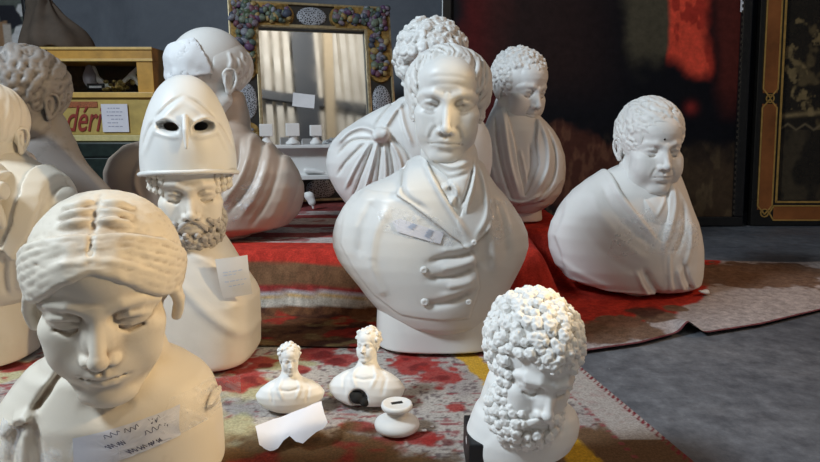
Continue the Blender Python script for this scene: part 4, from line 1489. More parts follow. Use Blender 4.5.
def bust_main():
    b = Bust('portrait_bust', 'large central white bust of a man in double-breasted coat and cravat', 437, 320, 1.46, ZR)
    R = b.rows([(160, 414, 482, .075, .08), (168, 402, 486, .09, .085), (176, 389, 490, .105, .09), (185, 368, 496, .118, .095), (195, 352, 505, .128, .10), (207, 343, 514, .135, .10),
                (220, 336, 522, .142, .10), (232, 333, 527, .146, .10), (245, 333, 528, .148, .10), (258, 338, 524, .148, .10), (270, 347, 518, .146, .09),
                (283, 358, 511, .142, .085), (295, 367, 505, .138, .08), (306, 377, 499, .132, .08), (314, 388, 492, .126, .07), (321, 408, 478, .11, .06)])
    h = .0026
    V = bvol(b, R, h, .03)
    body(V, R, 2.0, ends=.012)
    V.cutplane((0, .075, 0), (0, 1, -.15), .02)
    renorm(V); V.blur(3)
    base = V.D.copy()
    d = -.14
    # lapels and collar, double breasted front
    def poly(p):
        return [b.P(x, y, d) for x, y in p]
    V.layer(base, poly([(413, 150), (404, 172), (396, 196), (412, 206), (432, 220), (452, 236), (468, 247), (474, 242), (466, 226), (452, 208), (440, 190), (430, 172), (424, 150)]), .010, .004, soft=.004)
    V.layer(base, poly([(476, 150), (484, 172), (492, 196), (494, 222), (484, 236), (470, 248), (464, 240), (458, 226), (464, 205), (472, 185), (473, 165), (472, 150)]), .011, .004, soft=.004)
    V.layer(base, poly([(396, 196), (412, 206), (452, 236), (474, 252), (480, 290), (470, 320), (440, 321), (400, 318), (372, 300), (352, 275), (337, 250), (340, 220), (360, 195)]), .0025, .003, soft=.003)
    for p, w, a in [([(408, 160), (402, 180), (406, 196), (428, 210)], .006, -.006), ([(424, 160), (436, 185), (452, 212), (468, 236)], .006, .006),
                    ([(483, 165), (488, 190), (488, 215), (476, 236)], .006, .005),
                    ([(476, 252), (460, 256), (442, 258), (428, 262)], .008, -.007), ([(474, 245), (458, 248), (440, 250)], .007, .004), ([(476, 268), (458, 275), (440, 277), (428, 278)], .008, -.007),
                    ([(476, 260), (458, 265), (440, 268)], .008, .005), ([(475, 280), (462, 284), (446, 286)], .008, .005), ([(474, 292), (456, 300), (438, 304), (424, 304)], .009, -.007), ([(476, 286), (458, 292), (440, 295)], .008, .004),
                    ([(357, 262), (363, 225), (376, 200)], .012, -.005), ([(369, 268), (374, 235), (388, 208)], .012, .005),
                    ([(510, 262), (505, 225), (498, 200)], .012, -.006), ([(498, 275), (494, 245), (490, 222)], .012, .005), ([(385, 300), (376, 285), (368, 262)], .012, .005)]:
        V.stroke(b.L(p, d), w, a, 0)
    b.V = V
    coat = vol_obj('coat', V, PL_MAIN, b.root)
    for px, py, r in [(424, 269, .0078), (425, 302, .0085), (469, 303, .0065), (474, 242, .006)]:
        x, z = b.P(px, py, d)
        y = V.fronty(x, z, d)
        bv = Vol((x - .016, y - .02, z - .016), (x + .016, y + .016, z + .016), .0011)
        bv.ell((x, y - .001, z), (r * 1.15, .006, r * 1.15), 0)
        bv.ell((x, y - .008, z), (r * .6, .003, r * .6), .002, mode='s')
        vol_obj('coat_button', bv, PL_MAIN, coat)
    # cravat
    M = b.head(447, 104, -4, 8, 2, .0113, -.02)
    lo = (b.P(405, 240)[0], -.17, b.P(0, 245)[1]); hi = (b.P(492, 240)[0], .09, b.P(0, 140)[1])
    C = Vol(lo, hi, .0022)
    a = M @ Vector((0, 2, -8)); 
    c0 = Vector((b.P(449, 158, -.04)[0], -.03, b.P(0, 158, -.04)[1])); c1 = Vector((b.P(452, 185, -.04)[0], -.035, b.P(0, 190, -.04)[1]))
    C.chain([(a.x, a.y, a.z), tuple(c0), tuple(c1)], [.057, .066, .072], .01)
    C.ell((b.P(460, 200, -.1)[0], -.088, b.P(0, 200, -.1)[1]), (.035, .045, .075), .03)
    C.blur(1)
    for p, w, am in [([(417, 166), (438, 184), (452, 205), (462, 230)], .007, .008), ([(421, 158), (442, 175), (458, 200)], .005, -.006), ([(424, 152), (448, 166), (470, 162)], .006, .006), ([(428, 165), (446, 178), (470, 172)], .005, -.005),
                     ([(478, 160), (472, 185), (466, 205), (464, 232)], .006, .008), ([(474, 168), (466, 190), (460, 205)], .004, -.007), ([(440, 188), (451, 184), (455, 192), (448, 204)], .007, .008),
                     ([(433, 170), (434, 190), (445, 210)], .005, -.006), ([(482, 170), (478, 195), (470, 220)], .004, -.006)]:
        C.stroke(b.L(p, -.1), w, am, 0)
    vol_obj('cravat', C, PL_MAIN, b.root)
    # head
    V = head_field(.2, w=.98, jaw=.95, nose=1.08, nl=1.2, md=-.75, cd=.3, lips=.72, brow=1.15, eye_open=.85, fold=1.3, age=.9, iris=True, deep=1.22, mouth_w=1.12, ears=1, long=1.05, mc=-.3, crown=-1.2)
    V.ell((0, -5.2, -9.2), (3.2, 3, 2.2), 2.0)
    hd = vol_obj('head', V, PL_MAIN, b.root, M)
    c, r = (0, 1.0, 2.9), (7.9, 9.3, 7.7)
    H = hair_shell(.2, c, r, (0, -9.7, .6), (6.2, 6.9, 8.5), -4)
    H.ell((-6.5, 1.5, 2.0), (2.2, 4.6, 4.6), 1.2); H.ell((6.5, 1.5, 2.0), (2.2, 4.6, 4.6), 1.2)
    strands(H, (0, .5, 1), 10, .5, .8)
    r2 = random.Random(3)
    c2, r3 = (0, 1.0, 2.8), (8.3, 9.2, 7.7)
    locks(H, c2, r3, lambda p: abs(p[0]) > 5.4 and p[2] < 8.6 and p[1] < 4 and p[1] > -4.0 and p[2] > -1.5, lambda p, q: (0, -.75, -.65 + q.uniform(-.12, .12)), 260, 4.8, .36, r2, .15, .6)
    locks(H, c, r, lambda p: p[2] > 8.2 and p[1] < 3 and p[1] > -3.6, lambda p, q: (.55, -.7, 0), 200, 4.2, .22, r2, .12, .6)
    for s in (-1, 1):
        H.chain([(s * 6.9, -2.3, 1.5), (s * 6.6, -3.0, -1.0), (s * 6.0, -3.6, -3.6)], [1.0, .9, .5], .6)
        for i in range(8):
            lock(H, (s * 7.4, -1.6 - .3 * (i % 3), 1.9 - .7 * i), (s * 6.4, -4.2 + .3 * (i % 2), .9 - .7 * i), .42, r2, .3, None, .25)
    vol_obj('hair', H, PL_MAIN, hd, M)
    # socle
    zt = b.P(0, 300)[1]
    x0, x1 = b.P(377, 330)[0], b.P(497, 330)[0]
    S = Vol((x0 - .01, -.15, -.01), (x1 + .01, .1, zt + .05), .003)
    body(S, [(0, (x0 + x1) / 2, (x1 - x0) / 2, .112, .06), (zt * .5, (x0 + x1) / 2, (x1 - x0) / 2 * 1.0, .11, .06), (zt + .04, (x0 + x1) / 2, (x1 - x0) / 2 * .97, .1, .06)], 3.0, ends=.004)
    S.cutplane((0, .05, 0), (0, 1, 0), .004)
    vol_obj('socle', S, PL_MAIN, b.root)
    return b


def bust_wide():
    b = Bust('draped_bust', 'white toga bust of a round-faced man, rightmost of all the busts', 628, 280, 1.93, ZR)
    R = b.rows([(164, 620, 672, .06, .075), (171, 607, 678, .075, .08), (181, 591, 682, .09, .09), (192, 576, 686, .102, .10), (204, 565, 690, .112, .10), (212, 557, 693, .118, .10), (222, 551, 697, .124, .10),
                (234, 548, 700, .128, .10), (248, 549, 702, .13, .10), (264, 555, 702, .13, .10), (275, 566, 701, .126, .1), (283, 580, 699, .12, .1), (290, 600, 697, .11, .1), (297, 622, 692, .1, .09)])
    V = bvol(b, R, .0032, .03)
    M = b.head(665, 151, 8, 8, 0, .0116, -.02)
    body(V, R, 2.0, ends=.015)
    renorm(V); V.blur(3)
    base = V.D.copy(); d = -.12
    def poly(p):
        return [b.P(x, y, d) for x, y in p]
    V.layer(base, poly([(610, 168), (596, 184), (575, 204), (560, 240), (575, 285), (640, 300), (664, 290), (664, 245), (650, 232), (634, 212), (622, 190), (618, 172)]), .011, .006, soft=.005)
    V.layer(base, poly([(676, 176), (672, 200), (668, 222), (660, 244), (664, 290), (700, 290), (705, 240), (695, 205), (684, 186)]), .010, .006, soft=.005)
    for p, w, a in [([(615, 174), (622, 196), (636, 216), (652, 236)], .008, .006), ([(606, 182), (612, 205), (628, 226), (650, 246)], .010, -.004), ([(596, 190), (602, 215), (620, 240), (646, 260)], .013, .003),
                    ([(580, 208), (590, 235), (612, 258), (645, 276)], .014, -.002), ([(678, 184), (678, 205), (670, 228), (662, 246)], .008, .006), ([(688, 205), (686, 230), (674, 256)], .009, -.007), ([(695, 222), (692, 248), (680, 275)], .009, .006),
                    ([(683, 262), (688, 278), (696, 292)], .008, -.010), ([(676, 268), (680, 282), (686, 293)], .006, .006), ([(642, 268), (650, 282), (660, 294)], .008, -.010), ([(634, 270), (640, 284), (648, 295)], .006, .006),
                    ([(668, 250), (668, 275), (672, 294)], .007, .005), ([(560, 260), (580, 275), (610, 288)], .01, .004)]:
        V.stroke(b.L(p, d), w, a, 0)
    b.V = V
    dr = vol_obj('toga', V, PL_CLEAN, b.root)
    N = Vol((b.P(610, 0)[0], -.16, b.P(0, 250)[1]), (b.P(690, 0)[0], .1, b.P(0, 150)[1]), .003)
    neck(N, M, .066, b.P(0, 205)[1], .02, -.01)
    N.ell((b.P(648, 215, -.06)[0], -.06, b.P(0, 215, -.06)[1]), (.075, .06, .08), .03)
    for s, q in ((-1, (632, 186)), (1, (664, 190))):
        N.stroke([b.P(*q, -.06), b.P(648, 214, -.06)], .006, .004, 0)
    vol_obj('neck', N, PL_CLEAN, b.root)
    V = head_field(.22, w=1.03, jaw=1.05, cheek=.9, nose=1.0, nl=.98, lips=.9, eye_open=.7, fold=.9, age=.2, chin=1.0, mouth_w=.9, mc=-.15, deep=.95, long=.97)
    V.ell((0, -4.6, -9.6), (4.3, 3.6, 2.3), 1.5)
    hd = vol_obj('head', V, PL_CLEAN, b.root, M)
    ym = V.fronty(-.8, 3.0)
    D = Vol((-1.6, ym - .8, 2.2), (0, ym + .8, 3.8), .08); D.ell((-.8, ym, 3.0), (.3, .12, .27))
    vol_obj('dark_spot', D, HOLE, hd, M)['label'] = 'dark spot on forehead'
    c, r = (0, 1.0, 3.4), (8.1, 9.7, 8.9)
    H = hair_shell(.22, c, r, (0, -10, -.2), (6.7, 7.0, 7.4), -4.5)
    r2 = random.Random(8)
    strands(H, (.1, .6, 1), 7, .4, 1.0)
    locks(H, c, r, lambda p: p[2] > 5.2 and p[1] < -3 and p[2] < 10.5, lambda p, q: (.8 + q.uniform(-.2, .2), -.35, -.45), 300, 3.6, .5, r2, .3, .4)
    locks(H, c, r, lambda p: abs(p[0]) > 5.4 and -1.5 < p[2] < 8 and -5 < p[1] < 6, lambda p, q: (0, -.7, -.5 + q.uniform(-.2, .2)), 300, 3.2, .48, r2, .3, .4)
    locks(H, c, r, lambda p: p[2] > 8.5, lambda p, q: (.4 + q.uniform(-.2, .2), -.7, -.1), 200, 3.6, .45, r2, .25, .45)
    vol_obj('hair', H, PL_CLEAN, hd, M)
    return b


def bust_hercules():
    b = Bust('bearded_head', 'white bearded head with thick curls on a black plinth, front of the rug', 520, 440, .87, ZR)
    z0 = b.P(0, 452)[1]
    M = b.head(549, 390, 15, 12, 11, .0078, -.02)
    R = b.rows([(404, 500, 566, .05, .06), (411, 488, 576, .055, .07), (420, 477, 579, .06, .075), (431, 468, 577, .065, .08), (442, 466, 570, .065, .08), (450, 467, 556, .06, .08), (458, 474, 548, .055, .07), (463, 482, 538, .045, .06)])
    V = bvol(b, R, .0026, .02, ztop=b.P(0, 360)[1])
    body(V, R, 2.0, ends=.01)
    renorm(V)
    neck(V, M, .045, b.P(0, 420)[1], .03, .0)
    V.blur(2)
    V.stroke(b.L([(560, 408), (566, 420), (560, 436)], -.05), .006, -.004, 0)
    vol_obj('chest', V, PL_CLEAN, b.root)
    V = head_field(.22, w=.95, nose=1.02, nl=1.05, lips=.8, brow=1.35, eye_open=.75, fold=.6, age=.4, deep=1.12, ears=0)
    for s in (-1, 1):
        V.chain([(s * .7, -9.1, 1.0), (s * 2.5, -9.0, 1.4), (s * 4.4, -7.8, 1.0)], [.4, .5, .4], .8)
    hd = vol_obj('head', V, PL_CLEAN, b.root, M)
    r2 = random.Random(21)
    c, r = (0, .9, 4.2), (8.1, 9.6, 8.9)
    H = Vol((-12, -14, -16.5), (12, 14, 17), .17)
    H.ell(c, (7.9, 9.3, 8.6)); H.ell((0, -10, -1.6), (5.8, 7.0, 5.6), .5, mode='s'); H.cutplane((0, 0, -5.5), (0, -.3, -1), .6)
    curls(H, c, r, lambda p: (p[2] > 4.2 or p[1] > -4.2) and p[2] > -5.0 and not (p[1] < -5.5 and p[2] < 4.2), 420, 1.0, r2, .2, .15, 1.6)
    for s in (-1, 1):
        for k in range(5):
            curl(H, (s * (7.2 - .15 * k), -3.4 - .35 * k, 1.8 - 1.7 * k), (s, -.6, 0), .95, r2, 1.6, .15)
            curl(H, (s * (6.4 - .15 * k), -5.0 - .25 * k, .2 - 1.6 * k), (s * .8, -.9, 0), .85, r2, 1.6, .15)
    vol_obj('hair', H, PL_CLEAN, hd, M)
    B = Vol((-10, -14, -17), (10, 6, 0), .17)
    bc, br = (0, -3.4, -7.6), (6.4, 6.6, 6.9)
    B.ell(bc, (5.9, 6.1, 6.4)); B.ell((0, -10.2, -5.0), (3.2, 3.4, 2.9), .6, mode='s')
    B.ell((0, -8.5, 1), (6, 6, 4.8), .5, mode='s')
    curls(B, bc, br, lambda p: p[1] < 2.5 and p[2] < -2.4 and not (p[1] < -6 and abs(p[0]) < 2.8 and p[2] > -8.2) and not (p[1] < -6.2 and abs(p[0]) < 4.6 and p[2] > -4.6), 230, .95, r2, .25, .15, 1.6)
    for s in (-1, 1):
        for k in range(3):
            B.chain(smooth_line([(s * .25, -9.9, -5.0 - .1 * k), (s * 1.6, -9.9, -5.4 - .25 * k), (s * 2.9, -8.9, -6.6 - .5 * k), (s * 3.5, -8.0, -8.0 - .4 * k)]), [.38] * 24 + [.3], .15)
        curl(B, (s * 3.4, -8.0, -8.4), (s * .6, -1, -.2), .95, r2)
        curl(B, (s * 1.4, -9.0, -9.6), (s * .3, -1, -.2), 1.0, r2)
    vol_obj('beard', B, PL_CLEAN, hd, M)
    x0, x1 = b.P(466, 455)[0], b.P(532, 455)[0]
    o = box('plinth', (x0, -.045, .009), (x1, .05, .066), BLACK, b.root, .003)
    o['label'] = 'black plinth'
    return b


def bust_female():
    b = Bust('female_head', 'aged cream head of a woman with parted hair looking down, nearest at left', 100, 400, .80, ZR)
    M = b.head(97, 321, 17, 14, 1, .0106, -.04, 1.07)
    R = b.rows([(356, 72, 160, .05, .06), (364, 50, 184, .066, .08), (373, 32, 200, .076, .09), (384, 18, 209, .086, .1), (398, 8, 215, .098, .1), (416, 2, 219, .10, .1), (440, -2, 221, .10, .1), (462, -2, 222, .10, .1), (500, 8, 214, .095, .09), (526, 30, 190, .085, .08)])
    V = bvol(b, R, .003, .03, ztop=b.P(0, 330)[1])
    body(V, R, 2.3, ends=.015)
    renorm(V)
    neck(V, M, .06, b.P(0, 375)[1], .04, -.005)
    V.blur(3)
    d = -.09
    base = V.D.copy()
    def poly(p):
        return [b.P(x, y, d) for x, y in p]
    V.layer(base, poly([(60, 362), (50, 380), (34, 405), (20, 428), (0, 440), (-20, 420), (0, 360)]), .006, .003, soft=.003)
    V.layer(base, poly([(185, 362), (192, 380), (194, 400), (190, 430), (235, 440), (235, 380), (200, 360)]), .005, .003, soft=.003)
    for p, w, a in [([(58, 368), (44, 392), (28, 416)], .005, -.006), ([(188, 366), (194, 385), (193, 405)], .005, -.006), ([(12, 422), (24, 416), (34, 420)], .006, .008), ([(20, 424), (12, 445), (8, 470)], .006, -.005), ([(28, 424), (26, 450), (28, 480)], .006, .005),
                    ([(34, 424), (42, 450), (46, 480)], .006, -.005), ([(80, 400), (100, 412), (130, 404)], .01, -.004)]:
        V.stroke(b.L(p, d), w, a, 0)
    ch = vol_obj('chest', V, PL_OLD, b.root)
    b.V = V
    V = head_field(.17, w=.93, jaw=.80, nose=1.04, nl=1.06, lips=1.15, brow=.9, eye_open=.85, fold=.0, chin=.95, mouth_w=.86, deep=1.32, cheek=.0, ears=0, crown=-1.2, md=-.3, cd=.5, long=1.04)
    hd = vol_obj('head', V, PL_OLD, b.root, M)
    c, r = (0, 1.2, 2.9), (7.8, 9.3, 7.9)
    H = Vol((-11, -13, -7), (11, 13, 15), .19)
    H.ell(c, r); H.ell((0, -10.2, -1.8), (5.7, 6.0, 5.5), .6, mode='s'); H.ell((0, -10.6, .2), (2.4, 5.6, 5.0), 1.2, mode='s'); H.cutplane((0, 0, -5), (0, -.5, -1), .6)
    g = on_ell(c, [v + .12 for v in r]); g2 = on_ell(c, [v + .75 for v in r]); g3 = on_ell(c, [v + .45 for v in r])
    for s in (-1, 1):
        for k in range(7):
            q = k / 6
            pts = [(g2 if q < .35 else g3)((s * .35, -8.7 + 2.6 * q, 6.0 + 2.6 * q)), (g2 if q < .35 else g3)((s * (2.6 + .3 * q), -8.2 + 2.7 * q, 4.9 + 3.4 * q)), g3((s * (5.4 + .3 * q), -5.8 + 2.7 * q, 2.0 + 4.3 * q)), g((s * (7.2 + .2 * q), -2.4 + 2.5 * q, .2 + 3.4 * q)), g((s * 7.6, 1.8 + 1.4 * q, -1.4 + 2.0 * q)), g((s * 6.6, 5.0, -2.6 + 1.2 * q))]
            L = smooth_line(pts, 30)
            rd = [(.56 + .14 * (1 - q)) * (.97 + .04 * math.sin(i * .6 + k * 1.9)) for i in range(len(L))]
            H.chain(L, rd, .25)
        for k in range(3):      # curls in front of the ears
            H.chain(smooth_line([(s * 7.0, -3.6 + k * .8, .6), (s * 7.4, -2.8 + k * .8, -1.6), (s * 7.0, -2.6 + k, -3.8)], 12), [.6] * 12 + [.35], .25)
        # bow of hair on the crown
        for k in range(3):
            a0 = (s * .5, -4.6 + 1.9 * k, 10.6 + .62 * k); a1 = (s * 2.0, -5.0 + 1.7 * k, 10.9 + .55 * k); a2 = (s * 3.9, -4.2 + 1.6 * k, 9.9 + .7 * k)
            H.chain(smooth_line([g(a0), np.array(g(a1)) + np.array((0, 0, .1)), g(a2)], 12), [.16 + .42 * math.sin(math.pi * (i + .3) / 13) for i in range(13)], .35)
    H.chain([g2((0, -8.7, 5.6)), g2((0, -7.6, 7.4)), g2((0, -6.0, 9.0))], [.3, .26, .2], .35, 's')
    H.chain([g((0, -6.8, 9.3)), g((0, -2.0, 12)), g((0, 2, 12))], [.2, .28, .2], .25, 's')
    H.blur(1)
    H.noise(lambda x, y, z: .05 * vnoise(x * 1.2, y * 1.5 + z * 1.4, z * 3.2) + .07 * vnoise(x * 1.0, y * 1.0, z * 1.0))
    vol_obj('hair', H, PL_OLD, hd, M)
    return b


def folds(V, b, d, L, front=0.02):
    for p, w, a in L:
        V.stroke(b.L(p, d), w, a, front)


def bust_helmet():
    b = Bust('helmeted_bust', 'bearded warrior bust wearing a pale helmet with empty eye holes pushed back', 200, 345, 1.36, ZR)
    M = b.head(190, 195, 18, 6, 0, .0102, -.02)
    R = b.rows([(232, 172, 214, .06, .06), (240, 164, 222, .085, .07), (250, 157, 229, .10, .08), (262, 152, 236, .11, .085), (275, 148, 245, .118, .085), (286, 145, 253, .122, .085), (294, 144, 257, .125, .085), (320, 144, 258, .13, .085), (345, 146, 258, .132, .085), (357, 148, 256, .132, .08)])
    R = [(max(r[0], 0.0),) + tuple(r[1:]) for r in R]
    V = bvol(b, R, .0032, .03, ztop=b.P(0, 215)[1])
    body(V, R, 3.6, ends=.008)
    renorm(V); V.blur(1)
    neck(V, M, .058, b.P(0, 262)[1], .03, -.01)
    d = -.12
    folds(V, b, d, [([(150, 262), (185, 290), (220, 322), (252, 345)], .012, .006), ([(165, 240), (200, 262), (240, 282)], .01, .004)])
    b.V = V
    vol_obj('herm_block', V, PL_TAN2, b.root)
    V = head_field(.22, w=.97, nose=1.0, nl=1.05, lips=.75, brow=1.1, eye_open=.8, fold=.5, age=.2, deep=1.15, ears=0, md=-.2)
    hd = vol_obj('head', V, PL_WARM, b.root, M)
    r2 = random.Random(4)
    # beard
    B = Vol((-9, -13, -15), (9, 6, -1), .19)
    bc, br = (0, -3.2, -7.0), (6.3, 6.4, 6.2)
    B.ell(bc, (5.9, 6.1, 5.9)); B.ell((0, -10.0, -4.6), (3.6, 3.2, 3.2), .6, mode='s'); B.ell((0, -8.5, 1), (6.6, 6.5, 5.0), .5, mode='s')
    curls(B, bc, br, lambda p: p[1] < 2.5 and p[2] < -3.2 and not (p[1] < -6 and abs(p[0]) < 2.9 and p[2] > -8.0) and not (p[1] < -6.0 and abs(p[0]) < 4.8 and p[2] > -5.2), 330, .72, r2, .2, .2, 1.2)
    for s in (-1, 1):
        for k in range(3):
            B.chain(smooth_line([(s * .3, -9.8, -5.1), (s * 1.6, -9.7, -5.6 - .2 * k), (s * 2.9, -8.8, -6.8 - .4 * k)]), [.3] * 24 + [.2], .15)
    vol_obj('beard', B, PL_BEARD, hd, M)
    # curls under the brim
    H = Vol((-11, -13, -6), (11, 12, 7), .2)
    H.ell((0, .8, 1.5), (7.6, 9.0, 5.5)); H.ell((0, -10, -3), (6.3, 7.6, 6.6), .4, mode='s'); H.cutplane((0, 0, -3.5), (0, -.3, -1), .5)
    for i in range(17):
        a = math.radians(-200 + i * 220 / 16)
        if -2.25 < a < -.89:
            continue
        for k in range(3):
            curl(H, (8.0 * math.cos(a), .6 + 9.1 * math.sin(a), 3.4 - 1.5 * k), (math.cos(a), math.sin(a), 0), .85, r2)
    vol_obj('hair', H, PL_WARM, hd, M)
    # helmet
    E = Vol((-12, -15, 0), (12, 14, 26), .22)
    E.ell((0, .8, 4.6), (9.7, 11.2, 17.6))
    E.ell((0, 3, 15.5), (5.6, 6.5, 7.0), 3)
    E.cutplane((0, -9, 4.7), (0, -.25, -1), .3)
    E.ell((0, .8, 3.0), (8.4, 9.8, 15), .3, mode='s')
    E.chain(smooth_line([(-9.6, -2.2, 3.2), (-7.7, -7.6, 4.4), (-4, -10.5, 5.0), (0, -11.3, 5.1), (4, -10.5, 5.0), (7.7, -7.6, 4.4), (9.6, -2.2, 3.2)], 30), .5, .35)
    for s in (-1, 1):
        E.ell((s * 3.6, -8.8, 13.6), (2.75, 4.2, 1.2), .5, rotm(0, s * -8, 0), mode='s')
        E.stroke(smooth_line([(s * .5, 12.0), (s * 1.6, 14.3), (s * 4.0, 15.2), (s * 6.6, 13.9)]), .45, .35, 0)
        E.stroke(smooth_line([(s * .3, 19.2), (s * 3.2, 17.2), (s * 6.6, 13.2), (s * 8.9, 8.0)]), .4, -.42, 0)
        E.stroke(smooth_line([(s * .3, 18.2), (s * 3.0, 16.2), (s * 6.2, 12.6), (s * 8.5, 7.6)]), .6, .3, 0)
        E.stroke(smooth_line([(s * 1.3, 11.6), (s * 3.6, 11.8), (s * 6.0, 12.4)]), .4, .2, 0)
    E.chain([(0, -8.6, 15.6), (0, -10.2, 13.0), (0, -11.2, 9.8)], [.5, .62, .3], .6)
    vol_obj('helmet', E, PL_MAIN, b.root, M)
    b.M = M
    return b


def bust_bald():
    b = Bust('bald_bust', 'bust of a bald man in a tan draped cloak, behind the helmeted bust', 206, 225, 1.95, PLAT)
    M = b.head(176, 83, -48, 10, 0, .0128, .0)
    R = b.rows([(126, 188, 238, .07, .08), (134, 168, 246, .10, .10), (145, 126, 271, .125, .12), (158, 111, 289, .14, .13), (171, 106, 299, .15, .13), (185, 107, 304, .155, .13), (198, 113, 304, .155, .13), (212, 122, 300, .15, .12), (224, 134, 289, .145, .11), (236, 150, 268, .13, .1), (243, 170, 250, .11, .09)])
    V = bvol(b, R, .0038, .04, ztop=b.P(0, 105)[1])
    body(V, R, 2.1, ends=.015)
    renorm(V)
    V.blur(3)
    neck(V, M, .075, b.P(0, 150)[1], .04, .0)
    d = -.14
    folds(V, b, d, [([(240, 128), (246, 150), (240, 178), (222, 205)], .010, .011), ([(247, 130), (255, 155), (249, 185), (230, 212)], .008, -.010), ([(254, 134), (264, 158), (258, 188), (240, 218)], .010, .007), ([(262, 138), (273, 162), (268, 195), (250, 226)], .008, -.006),
                    ([(270, 144), (282, 168), (278, 200), (262, 232)], .012, .003), ([(284, 158), (292, 180), (288, 205), (276, 228)], .006, -.004), ([(233, 140), (236, 165), (226, 190)], .008, -.009), ([(150, 150), (135, 180), (150, 215)], .012, .01), ([(165, 145), (155, 180), (170, 220)], .01, -.009)])
    b.V = V
    vol_obj('cloak', V, PL_TAN, b.root)
    V = head_field(.28, w=1.0, nose=1.0, brow=1.2, age=.5, ears=1, deep=1.1, nl=1.05)
    b.Vh = V
    hd = vol_obj('head', V, PL_MAIN, b.root, M)
    H = hair_shell(.28, (0, 1.2, 2.6), (7.75, 9.5, 7.2), (0, -7.5, 4.5), (9, 9, 7.5), -5)
    H.ell((0, 0, 10.5), (9, 9, 5.5), .5, mode='s')
    r2 = random.Random(14)
    locks(H, (0, 1.2, 2.4), (7.9, 9.6, 7.2), lambda p: p[1] > 1.0 and -4 < p[2] < 5, lambda p, q: (0, -.3, -.9), 200, 3.0, .38, r2, .3, .6)
    vol_obj('hair', H, PL_MAIN, hd, M)
    x0, x1 = b.P(165, 243)[0], b.P(252, 243)[0]
    zt = b.P(0, 236)[1]
    S = Vol((x0 - .01, -.12, -.005), (x1 + .01, .1, zt + .04), .004)
    body(S, [(0, (x0 + x1) / 2, (x1 - x0) / 2, .1, .08), (zt + .03, (x0 + x1) / 2, (x1 - x0) / 2 * .9, .09, .08)], 2.5)
    vol_obj('socle', S, PL_TAN, b.root)
    b.M = M
    return b


def bust_grey():
    b = Bust('weathered_bust', 'dark weathered grey bust with tousled hair, before the yellow cabinet', 30, 300, 1.62, ZR)
    M = b.head(-15, 105, -26, 6, 0, .0114, .0)
    R = b.rows([(140, -20, 62, .09, .10), (150, -35, 68, .11, .11), (162, -62, 80, .125, .12), (175, -85, 93, .135, .12), (190, -98, 108, .14, .12), (205, -103, 116, .145, .12), (240, -103, 118, .145, .12), (270, -90, 105, .13, .11), (290, -70, 90, .11, .1), (300, -50, 80, .1, .09), (322, -50, 80, .1, .09)])
    R = [(max(r[0], 0.0),) + tuple(r[1:]) for r in R]
    V = bvol(b, R, .0045, .04, ztop=b.P(0, 120)[1])
    body(V, R, 2.2, ends=.02)
    renorm(V); V.blur(3)
    neck(V, M, .078, b.P(0, 170)[1], .05, .0)
    vol_obj('chest', V, PL_GREY, b.root)
    V = head_field(.26, w=1.0, nose=1.0, brow=1.1, age=.5, deep=1.1)
    hd = vol_obj('head', V, PL_GREY, b.root, M)
    c, r = (0, 1.0, 3.5), (7.9, 9.5, 8.6)
    H = hair_shell(.24, c, r, (0, -9.5, -.4), (6.6, 6.6, 7.4), -5)
    r2 = random.Random(31)
    locks(H, c, r, lambda p: p[2] > 2.5, lambda p, q: (.7 + q.uniform(-.3, .3), -.7, -.3), 260, 4.6, .6, r2, .5, .55)
    locks(H, c, r, lambda p: p[2] <= 2.5 and p[2] > -4 and p[1] > -3.5, lambda p, q: (q.uniform(-.3, .3), -.6, -.8), 220, 3.0, .5, r2, .4, .5)
    vol_obj('hair', H, PL_GREY, hd, M)
    return b


